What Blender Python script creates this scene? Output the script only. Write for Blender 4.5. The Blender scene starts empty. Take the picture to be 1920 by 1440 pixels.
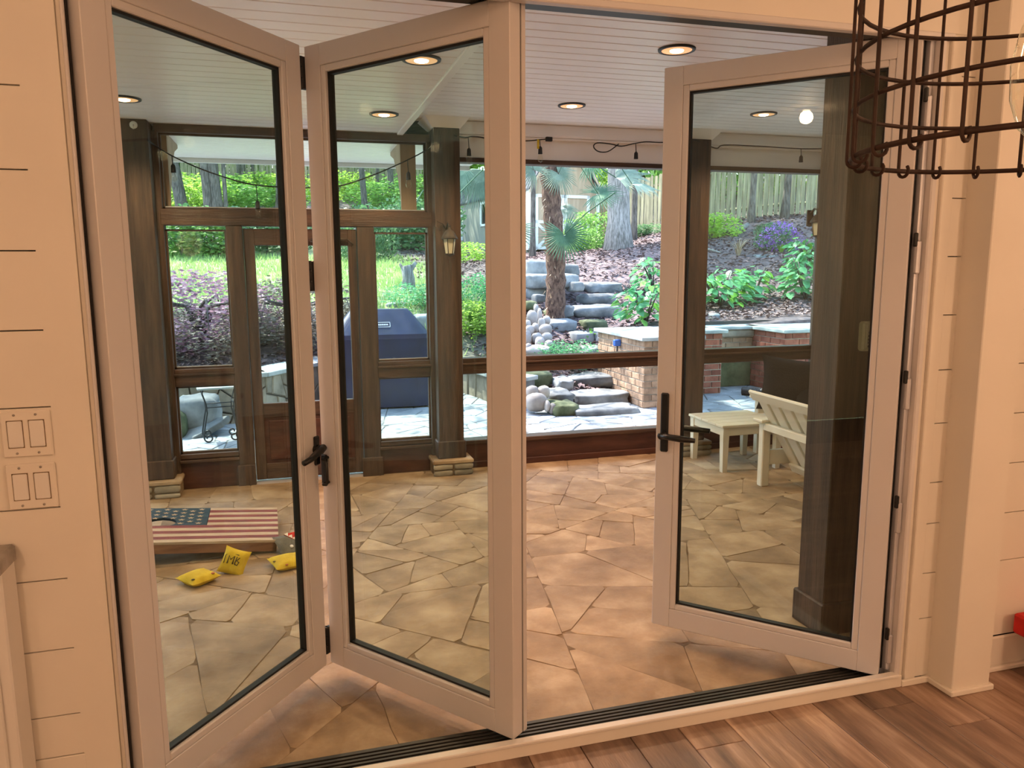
import bpy, math, random
import numpy as np
from mathutils import Vector, Matrix, noise as mnoise

random.seed(7)
SC = bpy.context.scene
COL = SC.collection
R_ = math.radians

# ------------------------------------------------------------------ camera
CAM = Vector((0.0, 0.0, 1.5))
FPX = 1442.0
def _cam_axes():
    def ray(u, v): return Vector((u - 960.0, -(v - 720.0), -FPX)).normalized()
    down = ray(1010, 10200); x = ray(6064, 482)
    z = -down; x = (x - z * x.dot(z)).normalized(); y = z.cross(x)
    return Matrix((x, y, z))
RC = _cam_axes()                       # camera -> world rotation
cd = bpy.data.cameras.new('camera'); cam = bpy.data.objects.new('camera', cd); COL.objects.link(cam)
cam.matrix_world = Matrix.Translation(CAM) @ RC.to_4x4()
cd.sensor_fit = 'HORIZONTAL'; cd.sensor_width = 36.0; cd.lens = FPX / 1920.0 * 36.0
cd.clip_start = 0.02; cd.clip_end = 400
SC.camera = cam

# ------------------------------------------------------------------ sky, sun, exposure
SC.view_settings.view_transform = 'Standard'
SC.view_settings.look = 'None'
SC.view_settings.gamma = 1.0
SC.view_settings.use_curve_mapping = False
SC.view_settings.exposure = 0.72
W = bpy.data.worlds.new('world'); SC.world = W; W.use_nodes = True
nt = W.node_tree; nt.nodes.clear()
sky = nt.nodes.new('ShaderNodeTexSky'); sky.sky_type = 'NISHITA'; sky.sun_disc = False
sky.sun_elevation = R_(52); sky.sun_rotation = R_(-35); sky.air_density = 1.0; sky.dust_density = 1.0
bg = nt.nodes.new('ShaderNodeBackground'); bg.inputs['Strength'].default_value = 0.9
wo = nt.nodes.new('ShaderNodeOutputWorld')
nt.links.new(sky.outputs[0], bg.inputs[0]); nt.links.new(bg.outputs[0], wo.inputs[0])
sl = bpy.data.lights.new('sun', 'SUN'); sl.energy = 11.0; sl.angle = R_(0.6); sl.color = (1.0, 0.95, 0.89)
sun = bpy.data.objects.new('sun', sl); COL.objects.link(sun)
sun.rotation_euler = (-Vector((-0.30, 0.46, 0.84))).to_track_quat('-Z', 'Y').to_euler()
ROOM_W, GLOBE_W, SPOT_W = 6.5, 36.0, 36.0
WARM = (1.0, 0.60, 0.36)

# ------------------------------------------------------------------ pixel / point helpers (planning only: every point has its own depth)
def _ray(u, v): return RC @ Vector((u - 960.0, -(v - 720.0), -FPX))
def aty(u, v, y):
    d = _ray(u, v); return CAM + d * ((y - CAM.y) / d.y)
def atz(u, v, z):
    d = _ray(u, v); return CAM + d * ((z - CAM.z) / d.z)

# ------------------------------------------------------------------ materials
def lin(c):
    return tuple((x / 12.92 if x <= .04045 else ((x + .055) / 1.055) ** 2.4) for x in c)
def mat(name, c1, c2=None, rough=.6, scale=4.0, stretch=(1, 1, 1), bump=0.0, bscale=None, spec=.5, detail=4, rnd=0.0, metal=0.0, contrast=(.35, .65), coat=0.0, c3=None):
    """noise-mixed principled material in object space; rnd = brightness variation per object"""
    m = bpy.data.materials.new(name); m.use_nodes = True
    N = m.node_tree.nodes; L = m.node_tree.links
    p = N['Principled BSDF']; p.inputs['Roughness'].default_value = rough
    p.inputs['Specular IOR Level'].default_value = spec; p.inputs['Metallic'].default_value = metal
    p.inputs['Coat Weight'].default_value = coat
    c2 = c2 or c1
    tc = N.new('ShaderNodeTexCoord'); mp = N.new('ShaderNodeMapping'); mp.inputs['Scale'].default_value = stretch
    oi = N.new('ShaderNodeObjectInfo')
    add = N.new('ShaderNodeVectorMath'); add.operation = 'ADD'
    mul = N.new('ShaderNodeVectorMath'); mul.operation = 'SCALE'; mul.inputs['Scale'].default_value = 37.0
    cmb = N.new('ShaderNodeCombineXYZ')
    L.new(oi.outputs['Random'], cmb.inputs[0]); L.new(oi.outputs['Random'], cmb.inputs[1]); L.new(cmb.outputs[0], mul.inputs[0])
    L.new(tc.outputs['Object'], mp.inputs[0]); L.new(mp.outputs[0], add.inputs[0])
    if rnd > 0: L.new(mul.outputs[0], add.inputs[1])
    nz = N.new('ShaderNodeTexNoise'); nz.inputs['Scale'].default_value = scale; nz.inputs['Detail'].default_value = detail; nz.inputs['Roughness'].default_value = .6
    L.new(add.outputs[0], nz.inputs['Vector'])
    cr = N.new('ShaderNodeValToRGB'); e = cr.color_ramp.elements
    e[0].position, e[1].position = contrast
    e[0].color = (*lin(c1), 1); e[1].color = (*lin(c2), 1)
    if c3:
        k = e.new((contrast[0] + contrast[1]) / 2); k.color = (*lin(c3), 1)
    L.new(nz.outputs['Fac'], cr.inputs[0])
    out = cr.outputs[0]
    if rnd > 0:
        hs = N.new('ShaderNodeHueSaturation'); mr = N.new('ShaderNodeMapRange')
        mr.inputs['To Min'].default_value = 1 - rnd; mr.inputs['To Max'].default_value = 1 + rnd
        L.new(oi.outputs['Random'], mr.inputs[0]); L.new(mr.outputs[0], hs.inputs['Value']); L.new(out, hs.inputs['Color']); out = hs.outputs[0]
    L.new(out, p.inputs['Base Color'])
    if bump > 0:
        n2 = N.new('ShaderNodeTexNoise'); n2.inputs['Scale'].default_value = bscale or scale * 3; n2.inputs['Detail'].default_value = 5
        L.new(add.outputs[0], n2.inputs['Vector'])
        bp = N.new('ShaderNodeBump'); bp.inputs['Strength'].default_value = bump; bp.inputs['Distance'].default_value = .02
        L.new(n2.outputs['Fac'], bp.inputs['Height']); L.new(bp.outputs[0], p.inputs['Normal'])
    return m
def leafmat(name, c1, c2, trans=.45, scale=1.2, rnd=.25, rough=.5):
    m = bpy.data.materials.new(name); m.use_nodes = True
    N = m.node_tree.nodes; L = m.node_tree.links; N.clear()
    o = N.new('ShaderNodeOutputMaterial'); tc = N.new('ShaderNodeTexCoord'); oi = N.new('ShaderNodeObjectInfo')
    nz = N.new('ShaderNodeTexNoise'); nz.inputs['Scale'].default_value = scale; nz.inputs['Detail'].default_value = 6; nz.inputs['Roughness'].default_value = .75
    L.new(tc.outputs['Object'], nz.inputs['Vector'])
    cr = N.new('ShaderNodeValToRGB'); e = cr.color_ramp.elements; e[0].position = .35; e[1].position = .65
    e[0].color = (*lin(c1), 1); e[1].color = (*lin(c2), 1); L.new(nz.outputs['Fac'], cr.inputs[0])
    hs = N.new('ShaderNodeHueSaturation'); mr = N.new('ShaderNodeMapRange'); mr.inputs['To Min'].default_value = 1 - rnd; mr.inputs['To Max'].default_value = 1 + rnd
    L.new(oi.outputs['Random'], mr.inputs[0]); L.new(mr.outputs[0], hs.inputs['Value']); L.new(cr.outputs[0], hs.inputs['Color'])
    pb = N.new('ShaderNodeBsdfPrincipled'); pb.inputs['Roughness'].default_value = rough
    tr = N.new('ShaderNodeBsdfTranslucent'); mx = N.new('ShaderNodeMixShader'); mx.inputs[0].default_value = trans
    L.new(hs.outputs[0], pb.inputs['Base Color']); L.new(hs.outputs[0], tr.inputs['Color'])
    L.new(pb.outputs[0], mx.inputs[1]); L.new(tr.outputs[0], mx.inputs[2]); L.new(mx.outputs[0], o.inputs[0])
    return m
def emis(name, c, s):
    m = bpy.data.materials.new(name); m.use_nodes = True
    p = m.node_tree.nodes['Principled BSDF']; p.inputs['Base Color'].default_value = (*c, 1)
    p.inputs['Emission Color'].default_value = (*c, 1); p.inputs['Emission Strength'].default_value = s
    return m
def glassmat(name, tint, ior=1.5, tintw=1.0):
    m = bpy.data.materials.new(name); m.use_nodes = True
    N = m.node_tree.nodes; L = m.node_tree.links; N.clear()
    o = N.new('ShaderNodeOutputMaterial'); t = N.new('ShaderNodeBsdfTransparent'); t.inputs[0].default_value = (*tint, 1)
    g = N.new('ShaderNodeBsdfGlossy'); g.inputs['Roughness'].default_value = 0.0; g.inputs['Color'].default_value = (.95, 1, .95, 1)
    f = N.new('ShaderNodeLayerWeight'); f.inputs['Blend'].default_value = .5        # Schlick reflectance of a thin pane
    pw = N.new('ShaderNodeMath'); pw.operation = 'POWER'; pw.inputs[1].default_value = 5.0; L.new(f.outputs['Facing'], pw.inputs[0])
    ma = N.new('ShaderNodeMath'); ma.operation = 'MULTIPLY_ADD'; r0 = ((ior - 1) / (ior + 1)) ** 2
    ma.inputs[1].default_value = 1 - r0; ma.inputs[2].default_value = r0; L.new(pw.outputs[0], ma.inputs[0])
    mx = N.new('ShaderNodeMixShader'); L.new(ma.outputs[0], mx.inputs[0]); L.new(t.outputs[0], mx.inputs[1]); L.new(g.outputs[0], mx.inputs[2]); L.new(mx.outputs[0], o.inputs[0])
    return m

M = {}
M['white_paint'] = mat('white_paint', (.87, .85, .82), (.88, .86, .83), rough=.45, spec=.3)
M['wall_paint'] = mat('wall_paint', (.88, .85, .80), (.89, .86, .81), rough=.7, spec=.2)
M['frame_white'] = mat('frame_white', (.82, .80, .79), (.83, .81, .80), rough=.4, spec=.35)
M['gasket'] = mat('gasket', (.035, .035, .035), rough=.6)
M['black_metal'] = mat('black_metal', (.045, .045, .05), (.06, .06, .065), rough=.4, scale=20)
M['bronze'] = mat('bronze', (.11, .11, .10), (.16, .155, .14), rough=.45, scale=12)
M['silver'] = mat('silver', (.80, .80, .82), (.86, .86, .88), rough=.35, metal=.6)
M['glass'] = glassmat('glass', (.835, .90, .86), 1.42)
M['bulb_glass'] = glassmat('bulb_glass', (.97, .95, .90), 1.5)
M['plank'] = mat('plank', (.33, .25, .21), (.74, .64, .56), rough=.42, scale=2.6, stretch=(5, .55, 1), bump=.12, bscale=30, rnd=.24, detail=9, c3=(.55, .45, .38), contrast=(.30, .70))
M['grout'] = mat('grout', (.33, .27, .22), rough=.9)
M['ceil'] = mat('ceil', (.955, .94, .935), (.965, .95, .945), rough=.32, spec=.5, scale=2)
M['dark_wood'] = mat('dark_wood', (.20, .145, .115), (.34, .26, .205), rough=.55, scale=3.0, stretch=(9, 9, .7), bump=.2, bscale=14, rnd=.1, detail=6)
M['dark_wood_h'] = mat('dark_wood_h', (.20, .135, .105), (.34, .25, .195), rough=.5, scale=3.0, stretch=(.7, 9, 9), bump=.2, bscale=14, rnd=.1, detail=6)
M['red_wood'] = mat('red_wood', (.24, .13, .10), (.34, .20, .15), rough=.5, scale=2.5, stretch=(1.2, 6, 6), bump=.1, bscale=14, rnd=.08)
M['flag'] = mat('flag', (.47, .38, .28), (.78, .69, .56), rough=.62, scale=3.2, bump=.9, bscale=7, rnd=.10, detail=11, c3=(.63, .53, .41), contrast=(.28, .72))
M['mortar'] = mat('mortar', (.40, .32, .23), (.56, .47, .36), rough=.9, scale=9, bump=.4, bscale=60)
M['patio_stone'] = mat('patio_stone', (.42, .45, .47), (.62, .64, .65), rough=.7, scale=2.6, bump=.35, bscale=18, rnd=.12, detail=7)
M['patio_mortar'] = mat('patio_mortar', (.38, .38, .37), (.46, .46, .45), rough=.95, scale=9)
M['boulder'] = mat('boulder', (.32, .33, .33), (.60, .61, .60), rough=.85, scale=2.2, bump=.6, bscale=7, rnd=.12, detail=8, c3=(.46, .47, .465))
M['mossy'] = mat('mossy', (.22, .26, .15), (.40, .42, .30), rough=.95, scale=4, bump=.6, bscale=15)
M['river'] = mat('river', (.52, .49, .46), (.70, .67, .63), rough=.7, scale=3, bump=.15, bscale=12, rnd=.2)
M['wallstone'] = mat('wallstone', (.43, .40, .34), (.66, .62, .54), rough=.9, scale=3, bump=.5, bscale=12, rnd=.2)
M['cap_stone'] = mat('cap_stone', (.52, .55, .54), (.68, .70, .68), rough=.8, scale=3, bump=.3, bscale=14, rnd=.06)
M['brick'] = mat('brick', (.42, .20, .15), (.60, .36, .28), rough=.9, scale=6, bump=.4, bscale=30, rnd=.22)
M['tan_brick'] = mat('tan_brick', (.48, .38, .29), (.66, .54, .43), rough=.9, scale=6, bump=.4, bscale=30, rnd=.2)
M['brick_mortar'] = mat('brick_mortar', (.62, .58, .52), (.70, .66, .60), rough=.95, scale=20)
M['bark'] = mat('bark', (.24, .22, .20), (.46, .43, .40), rough=.95, scale=4, stretch=(6, 6, 1), bump=.9, bscale=9, rnd=.15)
M['bark_pale'] = mat('bark_pale', (.36, .35, .33), (.58, .56, .54), rough=.95, scale=5, stretch=(5, 5, 1), bump=.9, bscale=10, rnd=.1)
M['palm_trunk'] = mat('palm_trunk', (.24, .16, .12), (.47, .36, .29), rough=1, scale=9, stretch=(3, 3, 1.2), bump=1, bscale=22)
M['fence'] = mat('fence', (.44, .42, .33), (.62, .59, .47), rough=.9, scale=2.2, stretch=(6, 6, .6), bump=.3, bscale=10, rnd=.15)
M['siding'] = mat('siding', (.52, .51, .46), (.58, .57, .52), rough=.8, scale=2, stretch=(4, 4, .4))
M['tan_siding'] = mat('tan_siding', (.62, .54, .45), (.70, .62, .53), rough=.8, scale=2, stretch=(4, 4, .4))
M['shingle'] = mat('shingle', (.22, .23, .25), (.34, .35, .37), rough=.95, scale=8, bump=.6, bscale=20)
M['trim_white'] = mat('trim_white', (.86, .86, .84), rough=.6)
M['cover'] = mat('cover', (.075, .095, .20), (.12, .15, .28), rough=.38, scale=3, bump=.25, bscale=6)
M['print_white'] = mat('print_white', (.75, .78, .82), rough=.6)
M['chair_white'] = mat('chair_white', (.83, .80, .72), (.87, .84, .77), rough=.5, scale=5)
M['cushion'] = mat('cushion', (.055, .053, .058), (.085, .082, .088), rough=.95, scale=30, bump=.2, bscale=90)
M['yellow'] = mat('yellow', (.78, .66, .13), (.88, .76, .20), rough=.9, scale=14, bump=.25, bscale=60)
M['yellow_dark'] = mat('yellow_dark', (.28, .25, .14), (.38, .33, .18), rough=.9, scale=40)
M['pink_mark'] = mat('pink_mark', (.72, .40, .28), rough=.9)
M['grey_cloth'] = mat('grey_cloth', (.38, .38, .36), (.50, .50, .48), rough=.9, scale=14, bump=.2, bscale=60)
M['tooth'] = mat('tooth', (.92, .91, .88), rough=.6)
M['red_cloth'] = mat('red_cloth', (.72, .12, .10), (.80, .16, .13), rough=.8, scale=12)
M['flag_red'] = mat('flag_red', (.42, .16, .15), (.58, .28, .26), rough=.7, scale=6, stretch=(1, 8, 8))
M['flag_cream'] = mat('flag_cream', (.68, .58, .47), (.80, .71, .60), rough=.7, scale=6, stretch=(1, 8, 8))
M['flag_blue'] = mat('flag_blue', (.12, .19, .25), (.20, .28, .33), rough=.7, scale=6, stretch=(1, 8, 8))
M['board_wood'] = mat('board_wood', (.45, .30, .21), (.60, .43, .31), rough=.7, scale=3, stretch=(1, 8, 8))
M['counter'] = mat('counter', (.46, .43, .40), (.66, .63, .60), rough=.25, scale=7)
M['rust_wire'] = mat('rust_wire', (.18, .12, .095), (.27, .19, .15), rough=.7, scale=30, metal=.4)
M['brass'] = mat('brass', (.55, .40, .22), rough=.35, metal=.9)
M['beige'] = mat('beige', (.66, .64, .56), rough=.6)
M['frosted'] = mat('frosted', (.80, .78, .68), rough=.4)
M['aged_metal'] = mat('aged_metal', (.20, .17, .15), (.30, .26, .22), rough=.6, scale=20)
M['mulch_chip'] = mat('mulch_chip', (.30, .235, .225), (.58, .49, .47), rough=.95, scale=.9, rnd=.1, contrast=(.3, .7))
M['red_tool'] = mat('red_tool', (.45, .08, .06), rough=.5)
M['hose'] = mat('hose', (.07, .07, .08), rough=.5)
M['leaf_bright'] = leafmat('leaf_bright', (.42, .58, .20), (.74, .86, .42), .62)
M['leaf_mid'] = leafmat('leaf_mid', (.30, .48, .22), (.58, .74, .38), .5)
M['leaf_dark'] = leafmat('leaf_dark', (.20, .35, .22), (.48, .63, .42), .4)
M['hydrangea'] = leafmat('hydrangea', (.26, .52, .32), (.50, .76, .52), .4, rough=.4)
M['hydrangea_light'] = leafmat('hydrangea_light', (.34, .60, .22), (.56, .76, .34), .45, rough=.4)
M['palm_leaf'] = leafmat('palm_leaf', (.18, .31, .20), (.38, .52, .38), .25, rough=.6)
M['palm_blue'] = leafmat('palm_blue', (.34, .42, .35), (.54, .60, .51), .25, rough=.6)
M['maple'] = leafmat('maple', (.40, .28, .36), (.66, .52, .58), .4)
M['maple_green'] = leafmat('maple_green', (.32, .31, .26), (.52, .48, .42), .4)
M['purple'] = leafmat('purple', (.52, .32, .68), (.78, .58, .90), .4)
M['dead_leaf'] = leafmat('dead_leaf', (.55, .46, .36), (.76, .68, .56), .3)
M['grass_blade'] = leafmat('grass_blade', (.40, .52, .26), (.68, .78, .48), .5)

# ------------------------------------------------------------------ mesh builder
class B:
    def __init__(s): s.v = []; s.f = []; s.sm = []
    def add(s, vs, fs, smooth=False):
        o = len(s.v); s.v += [tuple(p) for p in vs]; s.f += [tuple(i + o for i in q) for q in fs]; s.sm += [smooth] * len(fs); return s
    def box(s, x0, x1, y0, y1, z0, z1, m=None, bev=0.0):
        if bev <= 0:
            vs = [Vector((x, y, z)) for z in (z0, z1) for x, y in ((x0, y0), (x1, y0), (x1, y1), (x0, y1))]
            fs = [(3, 2, 1, 0), (4, 5, 6, 7), (0, 1, 5, 4), (1, 2, 6, 5), (2, 3, 7, 6), (3, 0, 4, 7)]
        else:   # chamfered box: 24 vertices
            b = min(bev, (x1 - x0) * .45, (y1 - y0) * .45, (z1 - z0) * .45)
            vs = []; idx = {}
            for i, X in enumerate((x0, x1)):
                for j, Y in enumerate((y0, y1)):
                    for k, Z in enumerate((z0, z1)):
                        sx, sy, sz = (1 - 2 * i) * b, (1 - 2 * j) * b, (1 - 2 * k) * b
                        idx[i, j, k, 0] = len(vs); vs.append(Vector((X, Y + sy, Z + sz)))
                        idx[i, j, k, 1] = len(vs); vs.append(Vector((X + sx, Y, Z + sz)))
                        idx[i, j, k, 2] = len(vs); vs.append(Vector((X + sx, Y + sy, Z)))
            fs = []
            for i in (0, 1):
                q = [idx[i, 0, 0, 0], idx[i, 1, 0, 0], idx[i, 1, 1, 0], idx[i, 0, 1, 0]]; fs.append(q if i else q[::-1])
                q = [idx[0, i, 0, 1], idx[1, i, 0, 1], idx[1, i, 1, 1], idx[0, i, 1, 1]]; fs.append(q[::-1] if i else q)
                q = [idx[0, 0, i, 2], idx[1, 0, i, 2], idx[1, 1, i, 2], idx[0, 1, i, 2]]; fs.append(q if i else q[::-1])
            for j in (0, 1):
                for k in (0, 1):
                    fs.append([idx[0, j, k, 1], idx[1, j, k, 1], idx[1, j, k, 2], idx[0, j, k, 2]])
                    fs.append([idx[j, 0, k, 0], idx[j, 1, k, 0], idx[j, 1, k, 2], idx[j, 0, k, 2]])
                    fs.append([idx[j, k, 0, 0], idx[j, k, 1, 0], idx[j, k, 1, 1], idx[j, k, 0, 1]])
            for i in (0, 1):
                for j in (0, 1):
                    for k in (0, 1): fs.append([idx[i, j, k, 0], idx[i, j, k, 1], idx[i, j, k, 2]])
        if m is not None: vs = [m @ p for p in vs]
        return s.add(vs, fs)
    def tube(s, pts, r, n=8, caps=True, smooth=True):
        pts = [Vector(p) for p in pts]; k = len(pts); rs = r if isinstance(r, (list, tuple)) else [r] * k
        vs = []; nrm = None
        for i, p in enumerate(pts):
            t = (pts[min(i + 1, k - 1)] - pts[max(i - 1, 0)]).normalized()
            if nrm is None:
                a = Vector((0, 0, 1)) if abs(t.z) < .9 else Vector((1, 0, 0)); nrm = t.cross(a).normalized()
            nrm = (nrm - t * nrm.dot(t)).normalized(); b = t.cross(nrm)
            for j in range(n):
                a = 2 * math.pi * j / n; vs.append(p + (nrm * math.cos(a) + b * math.sin(a)) * rs[i])
        fs = [(i * n + j, i * n + (j + 1) % n, (i + 1) * n + (j + 1) % n, (i + 1) * n + j) for i in range(k - 1) for j in range(n)]
        if caps: fs += [tuple(range(n))[::-1], tuple((k - 1) * n + j for j in range(n))]
        return s.add(vs, fs, smooth)
    def lathe(s, prof, c, n=20, smooth=True, axis=None, cap=True):
        c = Vector(c); vs = []
        for r, z in prof:
            for j in range(n):
                a = 2 * math.pi * j / n; p = Vector((r * math.cos(a), r * math.sin(a), z))
                if axis is not None: p = axis @ p
                vs.append(c + p)
        k = len(prof)
        fs = [(i * n + j, i * n + (j + 1) % n, (i + 1) * n + (j + 1) % n, (i + 1) * n + j) for i in range(k - 1) for j in range(n)]
        if cap:
            if prof[0][0] > 1e-5: fs.append(tuple(range(n))[::-1])
            if prof[-1][0] > 1e-5: fs.append(tuple((k - 1) * n + j for j in range(n)))
        return s.add(vs, fs, smooth)
    def prism(s, pts, z0, z1, inset=0.0, m=None):
        """upright prism over a ccw polygon, with a chamfer of `inset` round the top"""
        n = len(pts); cx = sum(p[0] for p in pts) / n; cy = sum(p[1] for p in pts) / n
        vs = [Vector((x, y, z0)) for x, y in pts]; rings = 1
        if inset > 0:
            vs += [Vector((x, y, z1 - inset)) for x, y in pts]; rings = 2
            for x, y in pts:
                d = math.hypot(x - cx, y - cy) or 1; k = max(.3, 1 - 1.3 * inset / d); vs.append(Vector((cx + (x - cx) * k, cy + (y - cy) * k, z1)))
        else: vs += [Vector((x, y, z1)) for x, y in pts]
        fs = [(r * n + i, r * n + (i + 1) % n, (r + 1) * n + (i + 1) % n, (r + 1) * n + i) for r in range(rings) for i in range(n)]
        fs += [tuple(range(n))[::-1], tuple(rings * n + i for i in range(n))]
        if m is not None: vs = [m @ p for p in vs]
        return s.add(vs, fs)
    def rock(s, c, size, e=.55, seed=0, amp=.12, nu=18, nv=10, rot=0.0, freq=1.6, smooth=True):
        c = Vector(c); vs = []
        def sg(x, e): return math.copysign(abs(x) ** e, x)
        rz = Matrix.Rotation(rot, 3, 'Z')
        for i in range(nv + 1):
            ph = -math.pi / 2 + math.pi * i / nv
            for j in range(nu):
                th = 2 * math.pi * j / nu
                p = Vector((sg(math.cos(ph), e) * sg(math.cos(th), e), sg(math.cos(ph), e) * sg(math.sin(th), e), sg(math.sin(ph), e)))
                d = 1 + amp * (mnoise.noise(p * freq + Vector((seed * 3.7, seed * 1.3, 0))) + .5 * mnoise.noise(p * freq * 2.3 + Vector((seed, 9, 0))))
                p = p * d; p = Vector((p.x * size[0] / 2, p.y * size[1] / 2, p.z * size[2] / 2)); vs.append(c + rz @ p)
        fs = [(i * nu + j, i * nu + (j + 1) % nu, (i + 1) * nu + (j + 1) % nu, (i + 1) * nu + j) for i in range(nv) for j in range(nu)]
        return s.add(vs, fs, smooth)
    def mesh(s, name):
        me = bpy.data.meshes.new(name); me.from_pydata(s.v, [], s.f); me.polygons.foreach_set('use_smooth', s.sm); me.validate(); me.update(); return me

def obj(name, b, m, parent=None, loc=None, mw=None):
    me = b.mesh(name) if isinstance(b, B) else b
    if m is not None and not me.materials: me.materials.append(m)
    o = bpy.data.objects.new(name, me); COL.objects.link(o)
    if parent is not None: o.parent = parent
    if loc is not None: o.location = loc
    if mw is not None: o.matrix_local = mw
    return o
def tag(o, label=None, cat=None, group=None, kind=None):
    if label: o['label'] = label
    if cat: o['category'] = cat
    if group: o['group'] = group
    if kind: o['kind'] = kind
    return o
def empty(name, loc=(0, 0, 0), rz=0.0, **k):
    o = bpy.data.objects.new(name, None); COL.objects.link(o); o.location = loc; o.rotation_euler = (0, 0, rz); o.empty_display_size = .1
    return tag(o, **k)
def struct(name, label=None, loc=(0, 0, 0)): return empty(name, loc, label=label, kind='structure')
def dup(o, loc=None, rz=None, scale=None, parent=None):
    c = o.copy(); COL.objects.link(c)
    if parent is not None: c.parent = parent
    if loc is not None: c.location = loc
    if rz is not None: c.rotation_euler = (0, 0, rz)
    if scale is not None: c.scale = scale
    for ch in o.children: dup(ch, parent=c)
    return c
def bx(name, x0, x1, y0, y1, z0, z1, m, parent=None, bev=0.0): return obj(name, B().box(x0, x1, y0, y1, z0, z1, bev=bev), m, parent)

def clip_poly(poly, px, py, nx, ny):
    out = []
    for i in range(len(poly)):
        a, b = poly[i], poly[(i + 1) % len(poly)]
        da = (a[0] - px) * nx + (a[1] - py) * ny; db = (b[0] - px) * nx + (b[1] - py) * ny
        if da <= 0: out.append(a)
        if (da < 0) != (db < 0) and abs(da - db) > 1e-12:
            t = da / (da - db); out.append((a[0] + (b[0] - a[0]) * t, a[1] + (b[1] - a[1]) * t))
    return out
def voronoi(sites, rect, gap, stretch=1.0):
    """irregular cells of sites clipped to rect, shrunk by gap on every side"""
    x0, x1, y0, y1 = rect; res = []
    arr = np.array(sites)
    for i, s in enumerate(sites):
        poly = [(x0, y0), (x1, y0), (x1, y1), (x0, y1)]
        d2 = ((arr - arr[i]) ** 2).sum(1)
        for j in np.argsort(d2)[1:26]:
            t = sites[int(j)]; nx, ny = t[0] - s[0], t[1] - s[1]; L = math.hypot(nx, ny); nx /= L; ny /= L
            w = random.uniform(.4, .6) if j > i else .5
            poly = clip_poly(poly, s[0] + nx * (L * .5 - gap), s[1] + ny * (L * .5 - gap), nx, ny)
            if len(poly) < 3: break
        if len(poly) >= 3: res.append(poly)
    return res
def jit_sites(rect, step, jit, aspect=1.0):
    x0, x1, y0, y1 = rect; out = []; y = y0 + step / 2; k = 0
    while y < y1:
        x = x0 + (step * aspect / 2 if k % 2 else 0.1)
        while x < x1:
            if random.random() > .13: out.append((x + random.uniform(-jit, jit) * step * aspect, y + random.uniform(-jit, jit) * step))
            x += step * aspect
        y += step; k += 1
    return out
def roughen(poly, amp):
    out = []
    for i in range(len(poly)):
        a, b = poly[i], poly[(i + 1) % len(poly)]; L = math.hypot(b[0] - a[0], b[1] - a[1]); n = max(1, int(L / .14))
        ca = [(a[0] * .93 + b[0] * .07, a[1] * .93 + b[1] * .07), (a[0] * .07 + b[0] * .93, a[1] * .07 + b[1] * .93)] if L > .08 else [a]
        if L > .08:
            a, b = ca
            for k in range(n + 1):
                t = k / n; j = random.uniform(-amp, amp) if 0 < k < n else 0
                dx, dy = (b[1] - a[1]) / L, -(b[0] - a[0]) / L
                out.append((a[0] + (b[0] - a[0]) * t + dx * j, a[1] + (b[1] - a[1]) * t + dy * j))
        else: out.append(a)
    return out

# =================================================================== ROOM SHELL
YW = 2.10                                           # face of the wall that holds the folding door
def zy(z): return 1.5 - (1.5 - z) * YW / 2.14
fl = struct('floor', 'wood-look plank tile floor of the room')
bx('subfloor', -2.3, 4.0, -3.5, 2.20, -.14, -.006, M['grout'], fl)
k0 = 0.643 - .1715 * 12
for i in range(0, 30):
    x0 = k0 + i * .1715
    if x0 > 3.7: break
    cuts = {15: 1.97, 19: 1.997, 20: 1.844, 18: 1.10, 16: 1.33, 17: 1.62}.get(i, random.uniform(1.15, 1.9))
    ys = [2.098, cuts, cuts - 1.2, cuts - 2.4]
    for a, b in zip(ys[1:], ys[:-1]):
        bx('plank', x0 + .0012, x0 + .1715 - .0012, a + .0012, b - .0012, -.012, 0.0, M['plank'], fl, bev=.0015)

wf = struct('wall_front', 'cream shiplap wall round the folding glass door')
def shiplap(xa, xb, zs, y=YW, parent=wf, top=2.7):
    zs = sorted(zs)
    for a, b in zip(zs, zs[1:] + [top]):
        bx('shiplap_board', xa, xb, y, y + .02, a + .0015, b - .0015, M['wall_paint'], parent, bev=.0012)
bx('wall_core', -2.3, -.60, YW + .016, 2.20, 0, 2.7, M['gasket'], wf)
bx('wall_core', 2.10, 4.0, YW + .016, 2.20, 0, 2.7, M['gasket'], wf)
bx('outer_wall', -2.3, -.60, 2.2, 2.24, -.1, 2.7, M['white_paint'], wf)
bx('outer_wall', 2.30, 5.6, 2.2, 2.24, -.1, 2.7, M['dark_wood'], wf)
zl = [zy(z) for z in (.214, .331, .516, .708, .90, 1.16, 1.352, 1.545, 1.736, 1.929, 2.12, 2.31)]
shiplap(-2.3, -.572, zl)
bl_ = struct('baseboard_left', 'tall cream baseboard under the shiplap by the cabinet')
bx('board', -2.3, -.575, YW - .001, YW + .02, 0, zl[0] - .0015, M['wall_paint'], bl_, bev=.002)
zr = [aty(1800, v, YW).z for v in (900, 791, 692, 590, 481, 372)] + [aty(1760, v, YW).z for v in (980, 1072, 1155)] + [2.10, 2.29]
shiplap(2.112, 2.178, [.02] + zr)
zrr = [aty(1900, v, YW).z for v in (1048, 960, 868, 775, 682)] + [.13]
zrr += [max(zrr) + .19 * i for i in range(1, 7)]
shiplap(2.33, 4.0, zrr)
bx('header_board', -.60, 2.20, YW - .004, YW + .06, 2.225, 2.7, M['wall_paint'], wf, bev=.002)
bx('header_lip', -.50, 2.07, YW - .010, YW + .02, 2.205, 2.2255, M['frame_white'], wf, bev=.003)
bx('lintel', -.60, 2.4, YW + .06, 2.24, 2.245, 2.7, M['frame_white'], wf)

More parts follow.
